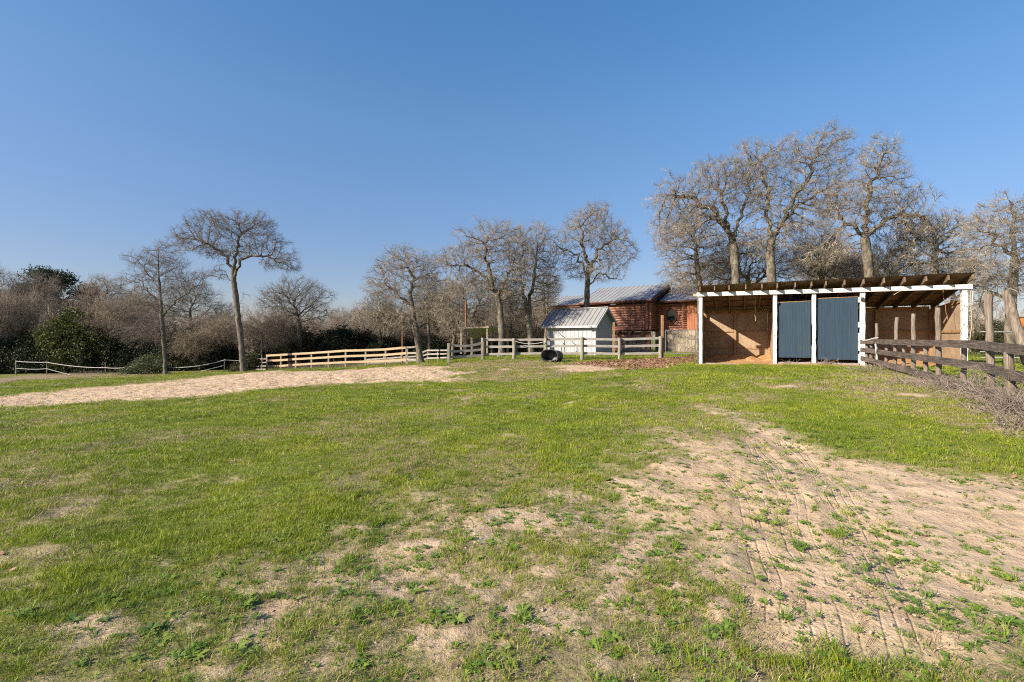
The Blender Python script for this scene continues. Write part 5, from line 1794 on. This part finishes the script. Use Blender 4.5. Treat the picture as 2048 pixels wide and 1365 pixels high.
rt = random.Random(5)
mid = [('y5', 1640, 30, 'tangled twiggy oak behind the two blue doors', 1.0), ('y5', 1770, 29, 'tangled twiggy oak right of the stout forked trunk', .92), ('y5', 1905, 29, 'tangled twiggy oak beyond the right end of the stable', .8),
       ('y5', 1420, 33, 'tangled twiggy oak between the log house and the stable', .85), ('M', 1665, 37, 'second forked oak set further back between the two highest oaks', .85),  ('y5', 1690, 36, 'far tangled oak in the gap right of the highest oak', 1.0),
       
       ('G', 945, 40, 'shaded oak directly behind the lean-to frame', .8), ('H', 905, 38, 'bare oak between the leaning oak and the lean-to', .72), ('F', 1030, 42, 'shaded oak between the broad and the forked oak', .8),
       ('H', 1090, 40, 'bare oak peeping over the left end of the white shed roof', .78), ('I', 985, 47, 'distant bare oak deep behind the broad oak', .75), ('G', 880, 47, 'distant bare oak right of the leaning oak', .7),
       ('F', 1060, 50, 'distant bare oak furthest behind the forked oak', .75), ('y1', 760, 44, 'low bare tree behind the wide low limb of the leaning oak', .8), ('H', 1120, 46, 'bare oak over the left wing of the log house', .62),
       ('I', 1260, 56, 'distant treetop showing above the log house ridge', .62), ('y1', 800, 50, 'far bare tree left of the leaning oak trunk', .85), ('y1', 860, 43, 'bare tree close behind the leaning oak', .9),
       ('y1', 450, 47, 'low bare tree behind the trunk of the tallest oak', .75), ('y2', 160, 49, 'gnarled far tree left of the bare tree above the cedar', .8), ('y2', 250, 47, 'gnarled tree in the gap left of the slender tree', .75)]
for k, (src, px, d, lab, sc) in enumerate(mid):
    copy_tree(T[src], at(px, d), rt.uniform(0, 6.28), sc, lab, 'bare oaks behind the yard')
for k, (src, px, d, lab, sc, sz) in enumerate([('E', 30, 50, 'grey bare oak crown left of the dark cedar top', .95, .82), ('y2', 70, 47, 'gnarled bare tree in front of the dark cedar top', 1.05, 1.0), ('E', 150, 54, 'grey bare oak behind the dark cedar tops', .9, .8),
        ('y1', 0, 45, 'grey bare tree at the far left edge above the thicket', 1.1, 1.05), ('y1', 240, 50, 'grey bare tree behind the gap left of the slender tree', 1.0, .95)]):
    copy_tree(T[src], at(px, d), rt.uniform(0, 6.28), sc, lab, 'bare oaks in the left woods', sz=sc * sz)
brush_mid = [('y3', 930, 44, 'brush tree deep behind the lean-to posts'), ('y3', 975, 50, 'brush tree between the lean-to and the broad oak'), ('y3', 1035, 46, 'brush tree between the broad and forked oaks'),
             ('y3', 1085, 48, 'brush tree close left of the shed roof'), ('y3', 850, 50, 'brush tree right behind the leaning oak'), ('y3', 790, 46, 'brush tree left behind the leaning oak'),
             ('y3', 1010, 55, 'faint brush tree at the back of the oak grove'), ('y3', 895, 54, 'faint brush tree in the gap right of the leaning oak')]
for k, (src, px, d, lab) in enumerate(brush_mid):
    copy_tree(T[src], at(px, d), rt.uniform(0, 6.28), rt.uniform(.8, 1.0), lab, 'brush trees behind the oak grove')
brush = [('y4', 110, 43, 'tan brush tree left of the big cedar'), ('y4', -30, 41, 'tan brush tree cut by the left edge'), ('y4', 170, 45, 'tan brush tree above the big cedar'), ('y4', 230, 43, 'tan brush tree right of the big cedar'),
         ('y4', 285, 45, 'tan brush tree behind the slender tree trunk'), ('y4', 355, 43, 'brush tree right of the slender tree trunk'), ('y3', 400, 41, 'pinkish brush tree midway between the two tall left trunks'),
         ('y3', 440, 42, 'pinkish brush tree left of the tallest oak trunk'), ('y3', 480, 43, 'pinkish brush tree behind the tallest oak trunk'), ('y3', 570, 42.5, 'pinkish brush tree behind the left end of the tan fence'),
         ('y3', 625, 46, 'pinkish brush tree under the round crowned oak'), ('y3', 680, 50, 'faint pinkish brush tree left of the utility pole'), ('y3', 740, 48, 'faint pinkish brush tree right of the utility pole'),
         ('y4', 10, 47, 'high brush tree behind the far left edge'), ('y4', 60, 48, 'high brush tree below the dark cedar top')]
for k, (src, px, d, lab) in enumerate(brush):
    copy_tree(T[src], at(px, d), rt.uniform(0, 6.28), rt.uniform(.62, 1.05), lab, 'brush trees in the left woods', sz=rt.uniform(.68, 1.12))


# ------------------------------------------------------------------ evergreens and bushes
def leaf_cloud(lobes, n, size, seed, clump=.16, per=26, shell=.55, flat=.7):
    rs = np.random.RandomState(seed)
    vol = np.array([r[0] * r[1] * r[2] for c, r in lobes]) ** .7; vol /= vol.sum()
    C = []
    nc = n // per
    for (c, r), w in zip(lobes, vol):
        m = int(nc * w) + 1
        u = unit(rs.normal(size=(m, 3)))
        rad = 1 - (1 - shell) * rs.uniform(size=(m, 1)) ** 1.2
        lump = 1 + .16 * np.sin(u[:, :1] * 7 + seed) * np.cos(u[:, 1:2] * 6 + seed) + .12 * np.sin(u[:, 2:3] * 9)
        C.append(np.array(c) + u * rad * lump * np.array(r))
    C = np.concatenate(C)
    cs = rs.uniform(.5, 1.5, (len(C), 1)) * clump
    c = np.repeat(C, per, 0); s = np.repeat(cs, per, 0)
    p = c + rs.normal(size=c.shape) * s * np.array([1, 1, flat])
    a = unit(rs.normal(size=p.shape) + np.array([0, 0, .5])); b = unit(np.cross(a, rs.normal(size=p.shape)))
    a2 = np.cross(b, a)
    L = size * rs.uniform(.6, 1.5, (len(p), 1)); w = L * .42
    V = np.stack([p - b * L, p + a2 * w, p + b * L, p - a2 * w], 1).reshape(-1, 3)
    Fq = (np.arange(len(p)) * 4)[:, None] + np.arange(4)[None]
    return V, Fq


def stems(lobes, base, seed, n=14, r=.03):
    rs = np.random.RandomState(seed); Pa = []; Pb = []; Ra = []; Rb = []
    for i in range(n):
        c, rr = lobes[rs.randint(len(lobes))]
        tip = np.array(c) + unit(rs.normal(size=3)) * np.array(rr) * .8; tip[2] = max(tip[2], base[2] + .3)
        p = np.array(base) + rs.normal(size=3) * np.array([.12, .12, 0]); m = 6
        for k in range(m):
            q = p + (tip - p) / (m - k) + rs.normal(size=3) * .05
            Pa.append(p); Pb.append(q); Ra.append(r * (1 - k / m * .8)); Rb.append(r * (1 - (k + 1) / m * .8)); p = q
    return prisms(np.array(Pa), np.array(Pb), np.array(Ra), np.array(Rb), 5)


def evergreen(name, label, cat, loc, lobes, n, size, seed, mat, group=None, trunk_r=.03, **kw):
    t = thing(name, label, cat, loc, group)
    V, Fq = leaf_cloud(lobes, n, size, seed, **kw)
    link('foliage' if cat != 'tree' else 'crown', mesh_np('foliage', V, Fq, mat), t)
    V, Fq = stems(lobes, (0, 0, -.1), seed, 16, trunk_r)
    link('stem' if cat != 'tree' else 'trunk', mesh_np('stem', V, Fq, 'bark_dark'), t)
    return t


def rel(px, py, d, rx, ry, base, depthr=None):
    c = np.array(P(px, py, d)) - np.array(base); s = d / F
    return (tuple(c), (rx * s, (depthr if depthr else .75 * (rx + ry) / 2 * s + .3), ry * s))


b0 = at(150, 41.8)
evergreen('cedar_tree', 'big bright green cedar catching the sun in the left woods', 'tree', b0,
          [rel(150, 650, 41.8, 42, 26, b0), (rel(120, 675, 41.6, 44, 26, b0)), rel(180, 680, 41.8, 42, 34, b0), rel(150, 715, 41.8, 70, 36, b0), rel(148, 632, 41.8, 20, 14, b0)], 26000, .085, 41, 'cedar', clump=.22, shell=.45, trunk_r=.09)
b0 = at(100, 52)
evergreen('cedar_tree', 'dark cedar top rising above the bare brush at far left', 'tree', b0,
          [rel(90, 552, 52, 30, 14, b0), rel(120, 562, 52, 26, 16, b0), rel(75, 580, 52, 34, 16, b0), rel(110, 620, 52, 24, 44, b0), rel(60, 590, 52, 22, 10, b0)], 15000, .12, 42, 'cedar_blue', clump=.3, shell=.4, trunk_r=.12)
b0 = at(180, 50)
evergreen('cedar_tree', 'second dark cedar half hidden right of the cedar top', 'tree', b0,
          [rel(172, 590, 50, 18, 18, b0), rel(180, 625, 50, 28, 30, b0)], 8000, .12, 43, 'cedar_blue', clump=.3, shell=.4, trunk_r=.1)
b0 = at(288, 37)
evergreen('bush', 'pale grey green bush swallowing the rope fence post', 'bush', b0,
          [rel(292, 730, 37, 30, 18, b0), rel(262, 742, 37, 26, 10, b0), rel(315, 738, 37, 22, 14, b0)], 9000, .05, 44, 'bush_pale', clump=.12, shell=.3)
b0 = at(500, 36.2)
evergreen('bush', 'olive bush at the foot of the tallest oak', 'bush', b0,
          [rel(490, 734, 36.2, 22, 12, b0), rel(505, 722, 36.2, 18, 14, b0), rel(472, 740, 36.2, 14, 8, b0)], 8000, .05, 45, 'bush_olive', clump=.12, shell=.3)

# undergrowth prototypes (unit metres), copied along the wood edge
pro = {}
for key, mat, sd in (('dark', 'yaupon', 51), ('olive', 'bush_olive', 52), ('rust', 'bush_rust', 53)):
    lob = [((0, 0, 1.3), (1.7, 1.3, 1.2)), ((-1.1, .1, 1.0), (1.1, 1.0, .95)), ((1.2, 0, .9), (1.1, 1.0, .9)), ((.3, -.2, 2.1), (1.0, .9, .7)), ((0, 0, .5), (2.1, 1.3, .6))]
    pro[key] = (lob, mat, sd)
spots = [
    ('dark', 5, 41.5, 1.15, 'dark evergreen thicket at the far left end of the rope fence'), ('dark', 60, 41.8, 1.15, 'dark thicket behind the first two rope fence posts'), ('dark', 115, 41.5, .85, 'dark shaded thicket below the big cedar'),
    ('dark', 175, 41.6, .85, 'dark thicket right below the big cedar'), ('dark', 232, 42.0, 1.2, 'near black thicket right of the big cedar'), ('dark', 280, 42.2, 1.05, 'near black thicket behind the pale bush'),
    ('dark', 335, 41.9, .95, 'dark thicket at the foot of the slender tree'), ('olive', 365, 41.4, .95, 'olive thicket right of the slender tree foot'), ('olive', 405, 41.6, 1.2, 'tall olive thicket midway between the tall left trunks'), ('dark', 445, 42.0, .95, 'dark thicket behind the last rope fence post'),
    ('dark', 520, 42.2, .9, 'dark thicket left of the tan fence end'), ('dark', 570, 42.6, .95, 'dark thicket behind the leftmost tan fence bays'), ('rust', 610, 43.2, 1.25, 'rust tinged thicket over the left half of the tan fence'),
    ('olive', 655, 43.6, 1.1, 'olive thicket over the middle of the tan fence'), ('dark', 690, 44.6, 1.25, 'dark thicket left of the utility pole'), ('rust', 725, 45.6, 1.15, 'rust tinged thicket right of the utility pole'),
    ('dark', 765, 44.6, .95, 'dark thicket behind the rusty pole'), ('olive', 800, 47.6, .9, 'olive thicket left of the leaning oak trunk'), ('dark', 870, 44.6, .85, 'dark thicket right of the leaning oak trunk'), ('dark', 905, 45.6, .85, 'dark low thicket left of the lean-to'),
    ('olive', 90, 44.5, 1.55, 'tall olive thicket left of the big cedar'), ('olive', 205, 45, 1.5, 'tall olive thicket right of the big cedar'), ('olive', 30, 43.6, 1.5, 'tall olive thicket behind the far left edge'), ('dark', -40, 41.6, 1.4, 'dark thicket beyond the left edge'), ('olive', 345, 44.6, 1.5, 'tall olive thicket behind the slender tree'), ('rust', 500, 45.6, 1.35, 'rusty brown thicket behind the tallest oak'),
    ('olive', 545, 46.6, 1.4, 'tall olive thicket under the round crowned oak'), ('olive', 250, 45.6, 1.5, 'tall olive thicket behind the near black thicket')]
spots += [('olive', 960, 52, 1.2, 'olive thicket far behind the lean-to'), ('rust', 1010, 54, 1.3, 'rust tinged thicket far behind the broad oak'), ('olive', 1060, 53, 1.3, 'olive thicket far behind the forked oak'),
          ('rust', 1110, 56, 1.3, 'rust tinged thicket far behind the white shed'), ('rust', 835, 52, 1.1, 'rust tinged thicket behind the leaning oak'), ('olive', 2000, 40, 1.0, 'olive thicket beyond the pipe fence')]
made = {}
rb = random.Random(9)
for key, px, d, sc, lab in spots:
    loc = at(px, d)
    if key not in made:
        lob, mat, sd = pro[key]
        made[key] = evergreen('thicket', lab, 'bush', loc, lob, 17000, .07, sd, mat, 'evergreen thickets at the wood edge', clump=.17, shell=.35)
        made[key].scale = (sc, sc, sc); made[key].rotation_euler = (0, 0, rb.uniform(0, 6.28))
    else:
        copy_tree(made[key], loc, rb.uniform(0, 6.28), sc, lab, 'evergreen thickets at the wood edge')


# far woods, one mass
def far_woods():
    rs = np.random.RandomState(77)
    Pa = []; Pb = []; Ra = []
    n = 520
    for i in range(n):
        px = rs.uniform(-300, 2350); d = rs.uniform(58, 105)
        x = U(px) * d; g = float(gbase(np.array([x]), np.array([d]))[0])
        H = rs.uniform(4.5, 8.0)
        p = np.array([x, d, g - .2]); stack = [(p, np.array([0, 0, 1.]), H * .45, .14, 0)]
        while stack:
            p, dr, L, r, lv = stack.pop()
            q = p + dr * L
            Pa.append(p); Pb.append(q); Ra.append(r)
            if lv < 5:
                for k in range(3 if lv < 4 else 4):
                    nd = unit(dr + rs.normal(size=3) * .6 + np.array([0, 0, .1]))
                    stack.append((p + dr * L * rs.uniform(.6, 1), nd, L * rs.uniform(.5, .75), max(.012, r * .55), lv + 1))
        if len(Pa) > 330000: break
    Pa = np.array(Pa); Pb = np.array(Pb); Ra = np.array(Ra)
    V, Fq = prisms(Pa, Pb, Ra, Ra * .7, 3)
    o = link('far_woods', mesh_np('far_woods', V, Fq, 'twig_pink'))
    tag(o, 'bare grey brown far woods along the horizon', None, None, 'stuff')


far_woods()


# dry brush along the dark fence and small saplings
def brush_clump(label, px, d, w, h, seed, n=260, mat='brush', name='dry_brush', group='dry brush along the dark fence'):
    rs = np.random.RandomState(seed); b = at(px, d)
    Pa = []; Pb = []; Ra = []
    for i in range(n):
        p = np.array([rs.normal() * w * .45, rs.normal() * w * .35, -.03]); p[2] += gh(b[0] + p[0], b[1] + p[1]) - b[2]
        dr = unit(rs.normal(size=3) * np.array([1, 1, .5]) + np.array([0, 0, 1.5])); L = h * rs.uniform(.25, 1.0); m = 6; r = rs.uniform(.0025, .0085)
        for k in range(m):
            q = p + dr * L / m; Pa.append(p); Pb.append(q); Ra.append(r)
            if rs.uniform() < .6:
                d2 = unit(dr + rs.normal(size=3) * .9); Pa.append(q); Pb.append(q + d2 * L * rs.uniform(.1, .35)); Ra.append(r * .6)
            dr = unit(dr + rs.normal(size=3) * .3 + np.array([0, 0, -.10 * k / 2])); p = q; r *= .85
    Pa = np.array(Pa); Pb = np.array(Pb); Ra = np.array(Ra)
    V, Fq = prisms(Pa, Pb, Ra, Ra * .8, 3)
    o = link(name, mesh_np(name, V, Fq, mat), None, b)
    tag(o, label, 'brush', group)


brush_clump('thick heap of dry brush under the leaning post', 2030, 7.2, .55, 1.05, 1, 170)
brush_clump('dry brush heap cut by the right edge below the plank fence', 2090, 6.25, .6, 1.0, 2, 150)
brush_clump('dry brambles in front of the tall notched fence post', 1970, 8.35, .6, .8, 3, 130)
brush_clump('low dry brambles along the bottom rail near the stable end', 1905, 9.6, .9, .5, 4, 150)
brush_clump('low dead weeds by the stable end of the plank fence', 1742, 14.2, .9, .35, 5, 160)
brush_clump('dry weeds at the foot of the bottom rail in the middle bays', 1850, 10.6, .9, .4, 9, 200)
brush_clump('thin dry weeds before the left blue door', 1578, 17.1, .35, .35, 6, 40, group='dead weeds by the stable')
brush_clump('thin dry weeds before the right blue door', 1650, 16.5, .35, .42, 7, 40, group='dead weeds by the stable')
brush_clump('lone dry sapling standing at the near edge of the sand strip', 546, 19.5, .10, 1.0, 8, 9, name='sapling', group='saplings')
brush_clump('dead weeds along the rope fence near the cedar', 185, 37.6, 2.2, .6, 10, 200, group='dead weeds by the woods')
brush_clump('dead weeds under the middle bays of the tan fence', 660, 35.6, 2.6, .7, 11, 320, group='dead weeds by the woods')
brush_clump('dead weeds under the right bays of the tan fence', 750, 34.3, 2.6, .7, 12, 320, group='dead weeds by the woods')
brush_clump('dead weeds behind the left bays of the tan fence', 590, 37.2, 2.4, .7, 13, 260, group='dead weeds by the woods')
